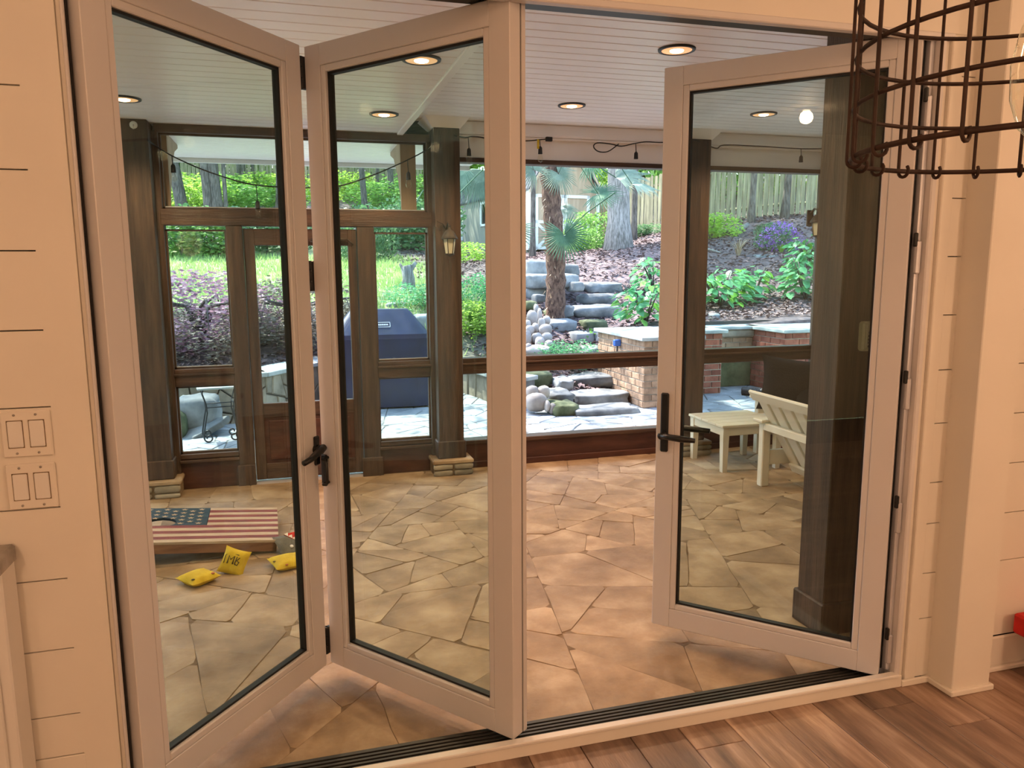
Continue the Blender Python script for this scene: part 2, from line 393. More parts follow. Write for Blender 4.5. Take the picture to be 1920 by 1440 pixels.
tl_ = struct('trim_1', 'smooth cream door casing on the side by the switches')
bx('casing_board', -.579, -.494, YW - .0004, YW + .06, 0, 2.225, M['wall_paint'], tl_)
bx('casing_bead', -.494, -.482, YW + .006, YW + .06, 0, 2.225, M['wall_paint'], tl_, bev=.002)
bx('casing_edge', -.482, -.474, YW - .006, YW + .010, 0, 2.225, M['frame_white'], tl_, bev=.003)
bx('jamb_seal', -.482, -.472, YW + .010, 2.24, 0, 2.24, M['gasket'], tl_)
bx('jamb', -.60, -.471, YW + .06, 2.24, 0, 2.245, M['gasket'], tl_)
tr_ = struct('trim_2', 'white door jamb and casing beside the pilaster')
bx('jamb', 2.004, 2.10, YW + .05, 2.24, 0, 2.245, M['silver'], tr_)
bx('jamb_seal', 1.999, 2.005, YW + .044, 2.23, .05, 2.23, M['gasket'], tr_)
bx('jamb_channel', 2.006, 2.022, YW + .022, YW + .05, .05, 2.22, M['silver'], tr_, bev=.004)
bx('frame_lip', 2.022, 2.044, YW - .004, YW + .05, .0, 2.225, M['frame_white'], tr_, bev=.004)
bx('casing_bead', 2.046, 2.066, YW + .010, YW + .05, 0, 2.225, M['wall_paint'], tr_, bev=.002)
bx('casing_board', 2.066, 2.112, YW - .004, YW + .05, 0, 2.225, M['wall_paint'], tr_, bev=.003)
for z in (.13, .62, 1.06, 1.52, 1.98):
    bx('hinge_leaf', 2.002, 2.018, YW + .012, YW + .03, z - .05, z + .06, M['silver'], tr_, bev=.004)
    bx('hinge_pin', 1.994, 2.006, YW + .016, YW + .030, z + .04, z + .085, M['black_metal'], tr_, bev=.003)

pi_ = struct('trim_3', 'cream square pilaster standing proud of the shiplap wall')
bx('shaft', 2.17, 2.335, 1.99, YW + .02, 0, 2.7, M['wall_paint'], pi_, bev=.003)
bx('foot', 2.158, 2.347, 1.978, YW + .02, 0, .022, M['wall_paint'], pi_, bev=.004)
bb = struct('baseboard_right', 'white baseboard beyond the pilaster')
bx('board', 2.335, 4.0, YW - .014, YW, 0, .13, M['wall_paint'], bb, bev=.004)
bx('shoe', 2.335, 4.0, YW - .030, YW - .012, 0, .02, M['wall_paint'], bb, bev=.005)
b2 = struct('baseboard_front', 'low baseboard strip between door casing and pilaster')
bx('board', 2.046, 2.17, YW - .016, YW - .003, 0, .024, M['wall_paint'], b2, bev=.003)
sill = struct('trim_4', 'white sill step and dark grooved track under the folding door')
bx('sill_face', -.60, 2.046, 2.088, 2.112, 0, .044, M['wall_paint'], sill, bev=.002)
bx('sill_lip', -.60, 2.030, 2.082, 2.112, .040, .052, M['white_paint'], sill, bev=.003)
tb = B().box(-.60, 2.02, 2.112, 2.235, -.02, .020)
for i in range(6): tb.box(-.58, 2.01, 2.118 + .019 * i, 2.128 + .019 * i, .018, .030 - .001 * i, bev=.001)
obj('track', tb, M['bronze'], sill)
ht = struct('trim_5', 'dark overhead track of the folding door')
bx('head_track', -.47, 2.02, 2.125, 2.225, 2.226, 2.246, M['bronze'], ht)

for nm, a in (('wall_back', (-2.3, 4.0, -3.56, -3.5, 0, 2.7)), ('wall_left', (-2.36, -2.3, -3.5, 2.2, 0, 2.7)), ('wall_right', (4.0, 4.06, -3.5, 2.2, 0, 2.7))):
    w = struct(nm, {'wall_back': 'plain cream wall behind the viewer', 'wall_left': 'plain cream side wall on the cabinet side', 'wall_right': 'plain cream side wall beyond the pilaster'}[nm])
    bx('wall_board', *a, M['wall_paint'], w)
c0 = struct('ceiling', 'plain white ceiling of the room')
bx('ceiling_board', -2.36, 4.06, -3.56, 2.24, 2.7, 2.8, M['white_paint'], c0)

# room lamps (recessed cans in the ceiling behind the viewer, with their own light)
M['can_glow'] = emis('can_glow', (1.0, .72, .45), 6.0)
def downlight(name, x, y, z, r, label, watt, spot=None, group=None, col=WARM):
    t = empty(name, (x, y, z), label=label, cat='ceiling light', group=group)
    obj('trim_ring', B().lathe([(r * 1.06, 0), (r * 1.04, -.008), (r * .90, -.010), (r * .84, -.004)], (0, 0, 0), 28, cap=False), M['bronze'], t)
    obj('reflector', B().lathe([(r * .85, -.007), (r * .62, -.002), (0, -.001)], (0, 0, 0), 28), M['can_cone_glow'], t)
    obj('bulb', B().lathe([(0, -.016), (r * .22, -.0155), (r * .36, -.012), (r * .42, -.002)], (0, 0, 0), 20), M['can_bulb'], t)
    l = bpy.data.lights.new('lamp', 'SPOT' if spot else 'POINT'); l.energy = watt; l.color = col; l.shadow_soft_size = .05
    if spot: l.spot_size = R_(spot); l.spot_blend = .6
    lo = bpy.data.objects.new('lamp', l); COL.objects.link(lo); lo.parent = t; lo.location = (0, 0, -.06)
    return t
M['can_cone_glow'] = emis('can_cone_glow', (.95, .48, .22), .62)   # emission stands in for the bulb's light on the amber baffle
M['can_bulb'] = emis('can_bulb', (1.0, .80, .58), 9.0)
for n_, (x, y) in enumerate(((-1.3, .3), (1.0, -.2), (3.1, .9), (1.0, -2.0), (-1.3, -2.0))):
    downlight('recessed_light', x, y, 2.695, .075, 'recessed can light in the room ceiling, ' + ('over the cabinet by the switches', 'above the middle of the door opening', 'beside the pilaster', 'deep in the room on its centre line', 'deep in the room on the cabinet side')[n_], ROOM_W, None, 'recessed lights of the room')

M['globe_glow'] = emis('globe_glow', (1.0, .74, .48), 3.0)
for n_, (x, y, z, lab) in enumerate(((-1.1, -1.6, 1.98, 'hanging globe lamp over the kitchen side behind the viewer'), (2.6, -.35, 1.98, 'hanging globe lamp behind the viewer on the pilaster side'))):
    g_ = empty('globe_lamp', (x, y, z), label=lab, cat='lamp')
    obj('globe', B().lathe([(.02, .11), (.06, .095), (.10, .05), (.112, 0), (.10, -.05), (.06, -.095), (0, -.112)], (0, 0, 0), 24), M['globe_glow'], g_)
    obj('stem', B().tube([(0, 0, .10), (0, 0, 2.70 - z)], .006, 8), M['brass'], g_)
    l = bpy.data.lights.new('lamp', 'POINT'); l.energy = GLOBE_W; l.color = WARM; l.shadow_soft_size = .11
    lo = bpy.data.objects.new('lamp', l); COL.objects.link(lo); lo.parent = g_; lo.location = (0, 0, -.26)

# =================================================================== FOLDING DOOR
PZ0, PZ1, GZ0, GZ1 = .046, 2.224, .146, 2.134
def door_panel(name, label, A, D, L, hinge_side, th=.050):
    """A = inner-face corner (x,y), D = direction along the leaf, inner face towards the room"""
    ang = math.atan2(D[1] - A[1], D[0] - A[0])
    t = struct(name, label); t.location = (A[0], A[1], 0); t.rotation_euler = (0, 0, ang)
    W = M['frame_white']; s = .094; bd = .022
    for a, b in ((0, s - bd), (L - s + bd, L)):
        bx('stile', a, b, 0, th, PZ0, PZ1, W, t, bev=.002)
    bx('rail', s - bd, L - s + bd, 0, th, PZ0, GZ0 - bd, W, t, bev=.002)
    bx('rail', s - bd, L - s + bd, 0, th, GZ1 + bd, PZ1, W, t, bev=.002)
    for a, b in ((s - bd, s), (L - s, L - s + bd)):
        bx('glazing_bead', a, b, .002, .036, GZ0 - bd, GZ1 + bd, W, t, bev=.003)
    for a, b in ((GZ0 - bd, GZ0), (GZ1, GZ1 + bd)):
        bx('glazing_bead', s, L - s, .002, .036, a, b, W, t, bev=.003)
    g = B(); q = .0075
    for a, b, c, d in ((s, s + q, GZ0, GZ1), (L - s - q, L - s, GZ0, GZ1), (s, L - s, GZ0, GZ0 + q), (s, L - s, GZ1 - q, GZ1)): g.box(a, b, .014, .0365, c, d)
    obj('gasket', g, M['gasket'], t)
    bx('pane', s + .003, L - s - .003, .022, .028, GZ0 + .003, GZ1 - .003, M['glass'], t)
    # outside cladding with a dark seam
    c = B()
    for a, b, z0, z1 in ((.0, s - .04, PZ0, PZ1), (L - s + .04, L, PZ0, PZ1), (s - .04, L - s + .04, PZ0, GZ0 - .04), (s - .04, L - s + .04, GZ1 + .04, PZ1)):
        c.box(a, b, th + .006, th + .024, z0, z1)
    obj('outer_cladding', c, M['frame_white'], t)
    c = B()
    for a, b, z0, z1 in ((.004, s - .042, PZ0 + .004, PZ1 - .004), (L - s + .042, L - .004, PZ0 + .004, PZ1 - .004), (s - .042, L - s + .042, PZ0 + .004, GZ0 - .042), (s - .042, L - s + .042, GZ1 + .042, PZ1 - .004)):
        c.box(a, b, th - .001, th + .007, z0, z1)
    obj('seam', c, M['gasket'], t)
    return t
def lever(t, x, z, flip, reach=.13, tall=.235, zoff=.0, small=False, tip=-.02):
    h = obj('handle_plate', B().box(x - .016, x + .016, -.012, 0, z - tall * .30, z + tall * .70, bev=.005), M['black_metal'], t)
    h = obj('lever', B().lathe([(.015, 0), (.015, .045), (.012, .05)], (x, 0, z + zoff), 16, axis=Matrix.Rotation(R_(90), 3, 'X')).tube([(x, -.045, z + zoff), (x + flip * .03, -.048, z + zoff + tip * .1), (x + flip * reach * .6, -.05, z + zoff + tip * .6), (x + flip * reach, -.046, z + zoff + tip)], [.010, .012, .013, .009], 10), M['black_metal'], t)
A1, B1 = (-.442, 2.106), (.066, 2.750)
A2, B2 = (.080, 2.768), (.602, 2.113)
A3, B3 = (1.957, 2.106), (1.368, 2.715)
def L_(a, b): return math.hypot(a[0] - b[0], a[1] - b[1])
d1 = door_panel('door_1', 'white folding glass door leaf hinged by the switch plates', A1, B1, L_(A1, B1), 0)
d2 = door_panel('door_2', 'middle white folding glass door leaf meeting the sill track', A2, B2, L_(A2, B2), 0)
# third leaf: its inner face points at the room when run from the free edge to the hinge edge
d3 = door_panel('door_3', 'white glass door leaf with long black handle plate, hinged by the pilaster', B3, A3, L_(A3, B3), 0)
# hardware
x1 = L_(A1, B1)
bx('handle_plate', x1 - .024, x1 + .004, -.010, 0, .810, .915, M['black_metal'], d1, bev=.004)
obj('lever', B().lathe([(.016, 0), (.016, .030)], (x1 - .012, 0, .868), 16, axis=Matrix.Rotation(R_(90), 3, 'X')).tube([(x1 - .002, -.028, .874), (x1 - .03, -.034, .868), (x1 - .09, -.038, .852), (x1 - .125, -.036, .846)], [.013, .014, .011, .010], 10), M['black_metal'], d1)
for z in (2.141, 1.473, .134):
    h = B().box(-.016, .002, -.012, .012, z - .052, z + .052, bev=.003)
    for zz in (-.036, 0, .036): h.lathe([(.0095, -.016), (.0105, -.014), (.0105, .014), (.0095, .016)], (-.009, -.010, z + zz), 12)
    obj('hinge', h, M['black_metal'], d2)
obj('pull_handle', B().tube([(.034, 0, .835), (.038, -.030, .835), (.046, -.036, .835), (.06, -.036, .833), (.066, -.036, .825), (.066, -.036, .755), (.06, -.036, .747), (.046, -.036, .745), (.038, -.030, .745), (.034, 0, .745)], .0055, 8).box(.006, .034, -.012, 0, .735, .845, bev=.004), M['black_metal'], d2)
x3 = .036
lever(d3, x3, .846, 1, reach=.135, tall=.236, tip=-.004)
obj('outer_lever', B().lathe([(.014, 0), (.014, .05)], (x3, .086, .846), 14, axis=Matrix.Rotation(R_(-90), 3, 'X')).tube([(x3, .13, .846), (x3 + .04, .137, .847), (x3 + .14, .137, .846)], [.011, .013, .010], 10), M['black_metal'], d3)

# =================================================================== INTERIOR THINGS
def switch(zc0, zc1, label):
    t = empty('light_switch', ((-.69 - .581) / 2, YW, (zc0 + zc1) / 2), label=label, cat='switch')
    w, h = .109, zc1 - zc0
    o = B(); o.box(-w / 2, w / 2, -.0075, 0, -h / 2, h / 2, bev=.003); obj('plate', o, M['wall_paint'], t)
    for s in (-1, 1):
        cx = s * .0235
        g = B().box(cx - .0178, cx + .0178, -.0080, -.0070, -.0345, .0345); obj('rocker_recess', g, M['mortar'], t)
        g = B().box(cx - .016, cx + .016, -.0115, -.0065, -.0325, .0325, bev=.002); obj('rocker', g, M['white_paint'], t)
        for q in (-1, 1):
            obj('screw', B().lathe([(.003, 0), (.003, .0015), (.001, .002)], (cx, -.0072, q * .0475), 10, axis=Matrix.Rotation(R_(90), 3, 'X')), M['counter'], t)
    return t
switch(1.046, 1.161, 'upper white double rocker switch plate on the shiplap wall')
switch(.914, 1.029, 'lower white double rocker switch plate on the shiplap wall')

cb = empty('cabinet', (-.95, 2.05, 0), label='white cabinet with a grey stone top below the switch plates', cat='cabinet')
bx('body', -.50, .260, -.05, .045, .0, .80, M['white_paint'], cb, bev=.004)
bx('door', -.48, .235, -.062, -.05, .08, .775, M['white_paint'], cb, bev=.003)
bx('stone_top', -.52, .266, -.07, .045, .785, .83, M['counter'], cb, bev=.006)
st = empty('step_stool', (2.745, 1.86, 0), label='red step stool by the baseboard past the pilaster', cat='stool')
bx('seat', -.24, .24, -.12, .205, .155, .232, M['red_cloth'], st, bev=.008)
for sx in (-1, 1): bx('leg', sx * .14 - .02, sx * .14 + .02, -.08, .14, 0, .166, M['red_cloth'], st, bev=.004)

# wire cage pendant
dP = .85; pc = Vector((dP * math.sin(R_(50.2)), dP * math.cos(R_(50.2)), 0))
cg = empty('pendant_lamp', (pc.x, pc.y, 1.600), label='rusty wire cage pendant lamp with clear bulb', cat='lamp')
rC = .1635
def ringpts(r, z, n=48): return [(r * math.cos(2 * math.pi * i / n), r * math.sin(2 * math.pi * i / n), z) for i in range(n + 1)]
for k, z in enumerate((0.0, .046, .092, .138, .184, .23, .28)):
    obj('ring_wire', B().tube(ringpts(rC, z), .0021 if k else .0026, 6), M['rust_wire'], cg)
for i in range(24):
    a = 2 * math.pi * (i + .3) / 24; c, s = math.cos(a), math.sin(a)
    pts = [(c * (rC + .0035 - .0065 * (1 - math.cos(t))), s * (rC + .0035 - .0065 * (1 - math.cos(t))), .0 - .0065 * math.sin(t)) for t in [math.pi * 1.25 * (1 - k / 8) for k in range(9)]]
    pts += [(c * (rC + .0035), s * (rC + .0035), .012), (c * (rC + .0035), s * (rC + .0035), .28), (c * .10, s * .10, .33), (c * .03, s * .03, .35)]
    obj('upright_wire', B().tube(pts, .0018, 6), M['rust_wire'], cg)
obj('socket', B().lathe([(.012, .355), (.022, .34), (.022, .20), (.018, .175), (.018, .155)], (0, 0, 0), 20), M['brass'], cg)
obj('bulb', B().lathe([(.013, .165), (.016, .150), (.022, .132), (.032, .105), (.0375, .075), (.036, .045), (.028, .02), (.015, .006), (0.0, .002)], (0, 0, 0), 24), M['bulb_glass'], cg)
fb = B()
for i in range(6):
    a = 2 * math.pi * i / 6; fb.tube([(.008 * math.cos(a), .008 * math.sin(a), .15), (.022 * math.cos(a), .022 * math.sin(a), .10), (.015 * math.cos(a + .5), .015 * math.sin(a + .5), .0)], .0009, 5)
obj('filament', fb, M['brass'], cg)
obj('cord', B().tube([(0, 0, .35), (0, 0, 1.09)], .004, 8), M['black_metal'], cg)

# =================================================================== PORCH
PF = -.02
YP = 5.60                                           # inner face of the screen wall
pf = struct('porch_floor', 'tan irregular flagstone floor of the porch')
bx('mortar_bed', -3.2, 5.6, 2.20, 5.72, -.16, PF - .0015, M['mortar'], pf)
rect = (-2.4, 4.9, 2.238, 5.60)
# flat tan slabs: cells of jittered sites, bigger near the door
def split_cells(rect, target, gap, wob=.35):
    """irregular slabs: rectangles cut again and again by slanting lines; target(x, y) gives the wanted area"""
    todo = [[(rect[0], rect[2]), (rect[1], rect[2]), (rect[1], rect[3]), (rect[0], rect[3])]]; out = []
    while todo:
        p = todo.pop(); n = len(p); cx = sum(q[0] for q in p) / n; cy = sum(q[1] for q in p) / n
        ar = abs(sum(p[i][0] * p[(i + 1) % n][1] - p[(i + 1) % n][0] * p[i][1] for i in range(n))) / 2
        if ar < target(cx, cy) * random.uniform(.6, 1.9):
            if ar > .004: out.append(p)
            continue
        sxx = sum((q[0] - cx) ** 2 for q in p); syy = sum((q[1] - cy) ** 2 for q in p); sxy = sum((q[0] - cx) * (q[1] - cy) for q in p)
        a = .5 * math.atan2(2 * sxy, sxx - syy) + random.gauss(0, wob)
        nx, ny = math.cos(a), math.sin(a); rr = math.sqrt(ar)
        px, py = cx + nx * random.uniform(-.22, .22) * rr, cy + ny * random.uniform(-.22, .22) * rr
        todo.append(clip_poly(p, px - nx * gap, py - ny * gap, nx, ny)); todo.append(clip_poly(p, px + nx * gap, py + ny * gap, -nx, -ny))
    return [p for p in out if len(p) >= 3]
for poly in split_cells(rect, lambda x, y: .15 if y < 3.6 else .07, .0014, .45):
    h = random.uniform(-.001, .003)
    obj('flagstone', B().prism(roughen(poly, .007), PF - .012, PF + max(h, -.0005), .0012), M['flag'], pf)

CL, CR = 2.43, 2.53
def board_ceiling(label, x0, x1, y0, y1, z, step):
    c = struct('ceiling', label)
    bx('backing', x0, x1, y0, y1, z + .018, z + .05, M['ceil'], c)
    y = y0
    while y < y1 - .01:
        b = min(y + step, y1)
        bx('ceiling_board', x0, x1, y + .0026, b - .0026, z, z + .020, M['ceil'], c, bev=.003); y += step
    return c
cl = board_ceiling('lower white boarded porch ceiling on the side of the screen door', -3.2, .79, 2.24, 5.66, CL, .110)
cr = board_ceiling('higher white boarded porch ceiling over the patio table side', .79, 5.6, 2.24, 5.66, CR, .106)
bx('step_fascia', .775, .800, 2.24, 5.66, CL - .004, CR + .02, M['ceil'], cl, bev=.003)
bx('step_bead', .768, .812, 2.24, 5.66, CL - .012, CL + .006, M['ceil'], cl, bev=.004)
so = board_ceiling('white boarded eave soffit beyond the screen wall', -3.4, 1.6, 5.74, 6.95, 2.395, .08)
so2 = board_ceiling('white boarded eave soffit over the patio', 1.6, 6.2, 5.74, 6.55, 2.40, .08)
bx('fascia', -3.4, 1.6, 6.95, 6.99, 2.36, 2.60, M['trim_white'], so)
bx('fascia', 1.6, 6.2, 6.55, 6.59, 2.37, 2.60, M['trim_white'], so2)
rf = struct('roof', 'porch roof deck above the ceilings')
bx('roof_deck', -3.5, 6.3, 2.24, 7.0, 2.60, 2.68, M['shingle'], rf)
bx('roof_deck', -3.5, 6.3, -3.6, 2.24, 2.85, 2.93, M['shingle'], rf)

M['can_bulb2'] = M['can_bulb']
for lab, p in (('recessed porch light in the lower ceiling, the one closer to the folding door', aty(790, 108, 3.62)), ('recessed porch light in the lower ceiling above the screen door', aty(720, 213, 4.92)),
               ('recessed porch light in the lower ceiling by the thick dark post', aty(232, 184, 4.84))):
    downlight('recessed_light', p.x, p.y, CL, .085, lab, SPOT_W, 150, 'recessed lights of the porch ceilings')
for lab, (u, v) in (('recessed porch light in the higher ceiling with its bright bulb showing', (1269, 92)), ('recessed porch light in the higher ceiling in front of the white header', (1072, 197)),
                    ('recessed porch light in the higher ceiling above the white chair', (1432, 213))):
    p = atz(u, v, CR)
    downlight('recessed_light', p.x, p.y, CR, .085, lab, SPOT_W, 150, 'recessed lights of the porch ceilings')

for lab, x, y, z in (('added recessed porch light, unseen, on the far side of the thick post', -1.5, 3.6, CL),):  # extra fitting added out of view to brighten the porch
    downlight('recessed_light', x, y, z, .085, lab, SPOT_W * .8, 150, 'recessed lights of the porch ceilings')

# ---- screen wall
DW, DH, RW = M['dark_wood'], M['dark_wood_h'], M['red_wood']
Y0, Y1 = YP, YP + .10
ws = struct('wall_porch', 'dark brown timber screen wall at the far side of the porch')
bx('top_beam', -.80, 1.0, Y0 - .01, Y1, 2.378, 2.43, DH, ws, bev=.003)
bx('transom_beam', -.80, 1.0, Y0 - .01, Y1, 1.785, 1.892, DH, ws, bev=.004)
bx('mullion', -.400, -.296, Y0 - .005, Y1, PF, 1.785, DW, ws, bev=.004)
bx('mullion', .468, .588, Y0 - .005, Y1, PF, 1.785, DW, ws, bev=.004)
bx('mullion_foot', .452, .602, Y0 - .022, Y0, PF, .12, DW, ws, bev=.003)
bx('mullion_foot', -.412, -.296, Y0 - .022, Y0, PF, .13, DW, ws, bev=.003)
bx('jamb_strip', -.83, -.782, Y0 - .008, Y1, PF, 2.38, DW, ws, bev=.003)
bx('jamb_strip', .972, 1.01, Y0 - .008, Y1, PF, 2.38, DW, ws, bev=.003)
for a, b in ((-.782, -.400), (.588, .972)):
    bx('kick_panel', a, b, Y0 + .02, Y1 - .02, PF, .200, RW, ws)
    bx('middle_rail', a, b, Y0, Y1, .702, .822, DH, ws, bev=.003)
    bx('rail_nosing', a - .005, b + .005, Y0 - .016, Y0 + .004, .776, .792, DH, ws, bev=.003)
    bx('bottom_rail', a, b, Y0, Y1, .196, .228, DH, ws, bev=.003)
    bx('rail_nosing', a - .005, b + .005, Y0 - .016, Y0 + .004, .170, .190, DH, ws, bev=.003)
for a, b in ((1.19, 3.09), (3.17, 4.30)):
    bx('knee_wall', a, b, Y0 + .01, Y1 - .01, PF, .165, RW, ws)
    bx('sill_board', a, b, Y0 - .012, Y1 + .01, .165, .196, DH, ws, bev=.004)
    bx('knee_base', a, b, Y0 - .006, Y0 + .012, PF, .028, RW, ws, bev=.003)
    bx('middle_rail', a, b, Y0, Y1, .704, .824, DH, ws, bev=.004)
    bx('rail_nosing', a, b, Y0 - .016, Y0 + .004, .776, .790, DH, ws, bev=.003)
    bx('top_strip', a, b, Y0 - .004, Y1, 2.250, 2.284, DH, ws, bev=.003)
    bx('header_panel', a, b, Y0 + .012, Y1, 2.284, 2.43, M['ceil'], ws)
    bx('header_crown', a - .02, b + .02, Y0 - .03, Y1, 2.425, 2.44, M['ceil'], ws, bev=.004)
    bx('header_crown', a - .04, b + .04, Y0 - .055, Y1, 2.44, CR + .005, M['ceil'], ws, bev=.012)
def open_side(x0, x1, y0, y1, zt):
    """screened bay out of the picture: knee wall, rail and top beam between end posts"""
    for z0, z1 in ((PF, .20), (.70, .82), (zt - .10, zt)): bx('side_rail', x0, x1, y0, y1, z0, z1, DH, ws)
open_side(-3.2, -1.06, Y0, Y1, CL); open_side(4.5, 5.6, Y0, Y1, CR)
bx('side_wall', -3.24, -3.18, 2.24, 5.7, PF, 2.6, M['white_paint'], ws); bx('side_wall', 5.56, 5.62, 2.24, 5.7, PF, 2.6, M['white_paint'], ws)
for x, y in ((-3.2, 2.3), (-3.2, 4.0), (-3.2, 5.65), (5.58, 2.3), (5.58, 4.0), (5.58, 5.65)): bx('bay_post', x - .07, x + .07, y - .07, y + .07, PF, 2.6, DW, ws)

wi = 0
for xa, xb, za, zb, lab in ((-.782, -.400, .822, 1.760, 'tall dark framed screen opening between thick post and screen door'), (-.782, -.400, .228, .702, 'low dark framed screen opening that shows the scrolled plant stand'),
                            (.588, .972, .822, 1.750, 'tall dark framed screen opening in front of the covered grill'), (.588, .972, .228, .702, 'low dark framed screen opening below the grill cover'),
                            (-.782, .972, 1.892, 2.378, 'long transom screen opening above the screen door')):
    wi += 1; t = struct('window_%d' % wi, lab); e = .012
    for q in ((xa, xa + e, za, zb), (xb - e, xb, za, zb)): bx('stop', q[0], q[1], Y0 + .035, Y0 + .06, q[2], q[3], DW, t)
    for q in ((xa, xb, za, za + e), (xa, xb, zb - e, zb)): bx('stop', q[0], q[1], Y0 + .035, Y0 + .06, q[2], q[3], DH, t)
    bx('spline', xa + e, xb - e, Y0 + .040, Y0 + .044, za + e, za + e + .006, M['silver'], t)

d4 = struct('door_4', 'dark brown screen door with solid lower panel')
Yd = Y0 + .02
bx('stile', -.292, -.222, Yd, Yd + .05, .006, 1.768, DW, d4, bev=.003)
bx('stile', .405, .464, Yd, Yd + .05, .006, 1.768, DW, d4, bev=.003)
bx('top_rail', -.222, .405, Yd, Yd + .05, 1.655, 1.768, DH, d4, bev=.003)
bx('lock_rail', -.222, .405, Yd, Yd + .05, .455, .555, DH, d4, bev=.003)
bx('bottom_rail', -.222, .405, Yd, Yd + .05, .006, .12, DH, d4, bev=.003)
bx('lower_panel', -.222, .405, Yd + .012, Yd + .032, .12, .455, RW, d4)
bx('panel_mould', -.19, .375, Yd + .006, Yd + .014, .145, .43, RW, d4, bev=.006)
bx('threshold', -.292, .464, Y0 - .01, Y1 + .05, PF, -.004, M['silver'], d4)
obj('closer', B().tube([(.15, Yd - .03, 1.69), (.40, Yd - .03, 1.70)], .012, 8).tube([(.40, Yd - .03, 1.70), (.44, Yd - .01, 1.66)], .006, 6), M['aged_metal'], d4)
bx('hinge_side_gap', -.295, -.293, Y0, Y0 + .004, .05, .3, M['silver'], d4)

# ---- posts
def post(x0, x1, y0, y1, z1, label, plinth=True, stone=None, plz=(.10, .23), group=None):
    t = empty('porch_post', ((x0 + x1) / 2, (y0 + y1) / 2, PF), label=label, cat='post', group=group)
    w, d = (x1 - x0) / 2, (y1 - y0) / 2; zs = (plz[0] - PF) if stone else 0
    bx('shaft', -w, w, -d, d, zs, z1 - PF, M['dark_wood'], t, bev=.004)
    if plinth: bx('plinth', -w - .014, w + .014, -d - .014, d + .014, zs, plz[1] - PF, M['dark_wood'], t, bev=.006)
    if stone:
        sx, sy = w + stone, d + stone
        bx('stone_core', -sx + .012, sx - .012, -sy + .012, sy - .012, 0, zs - .03, M['mortar'], t)
        bx('stone_cap', -sx, sx, -sy, sy, zs - .032, zs, M['flag'], t, bev=.008)
        n = max(2, int(sx * 2 / .13))
        for k in range(n):
            a = -sx + 2 * sx * k / n; b = -sx + 2 * sx * (k + 1) / n; zz = (zs - .034) * random.uniform(.4, .6)
            for q0, q1 in ((.002, zz - .004), (zz + .004, zs - .036)):
                obj('stone', B().rock(((a + b) / 2, -sy + .01, (q0 + q1) / 2), (b - a - .008, .03, q1 - q0), .35, seed=k + q0 * 50, amp=.1, nu=12, nv=6), M['wallstone'], t)
    return t
post(-1.06, -.82, 5.47, 5.70, CL, 'thick dark post on a stone footing beside the screen wall', stone=.055)
post(1.005, 1.19, 5.475, 5.68, 2.462, 'dark post carrying the lantern, on a stone block', stone=.06)
post(2.99, 3.172, 5.475, 5.68, 2.462, 'dark post on a stone block behind the low white table', stone=.06)
post(4.30, 4.50, 5.475, 5.68, 2.53, 'far dark post behind the white chairs', stone=.06)
post(2.052, 2.31, 2.531, 2.70, CR, 'massive dark post just outside the folding door, with key box', plz=(0, .12))
pcap = [o for o in COL.objects if o.name.startswith('porch_post')]
def capital(p, w0, w1, z0, z1):
    c = B(); z0 -= PF; z1 -= PF
    vs = [(-w0, -w0, z0), (w0, -w0, z0), (w0, w0, z0), (-w0, w0, z0), (-w1, -w1, z1), (w1, -w1, z1), (w1, w1, z1), (-w1, w1, z1)]
    c.add(vs, [(3, 2, 1, 0), (4, 5, 6, 7), (0, 1, 5, 4), (1, 2, 6, 5), (2, 3, 7, 6), (3, 0, 4, 7)])
    obj('capital', c, M['ceil'], p)
capital(pcap[1], .10, .16, 2.462, CR); capital(pcap[2], .10, .16, 2.462, CR)
# eave knee brace outside
for i, x in enumerate((-.80, .86)):
    kb = empty('knee_brace', (x, 5.72, 1.9), label=['tan knee brace under the eave beside the thick post', 'tan knee brace under the eave near the lantern post'][i], cat='brace')
    c = B(); pts = [(0, -.05), (.05, .10), (.16, .27), (.36, .42), (.55, .47), (.55, .495), (0, .495)]
    vs = [(-.055, p[0], p[1]) for p in pts] + [(.055, p[0], p[1]) for p in pts]; n = len(pts)
    c.add(vs, [tuple(range(n)), tuple(range(2 * n - 1, n - 1, -1))] + [(k, k + n, (k + 1) % n + n, (k + 1) % n) for k in range(n)])
    obj('bracket', c, M['tan_siding'], kb)

# key box on the massive post
kx = aty(1606, 630, 2.53)
kb = empty('key_box', (2.172, 2.531, kx.z), label='beige push button key box on the massive dark post', cat='key box')
bx('case', -.036, .036, -.035, 0, -.058, .058, M['beige'], kb, bev=.008)
bx('cover_plate', -.027, .027, -.041, -.034, -.047, .050, M['beige'], kb, bev=.004)
obj('knob', B().lathe([(.009, 0), (.009, .006), (.006, .008)], (.0, -.041, .036), 14, axis=Matrix.Rotation(R_(90), 3, 'X')), M['black_metal'], kb)
for r in range(5):
    for s in (-1, 1): obj('button', B().lathe([(.005, 0), (.005, .003)], (s * .014, -.041, .016 - r * .0135), 10, axis=Matrix.Rotation(R_(90), 3, 'X')), M['black_metal'], kb)
bx('latch', -.006, .006, -.045, -.040, -.028, .002, M['black_metal'], kb, bev=.002)

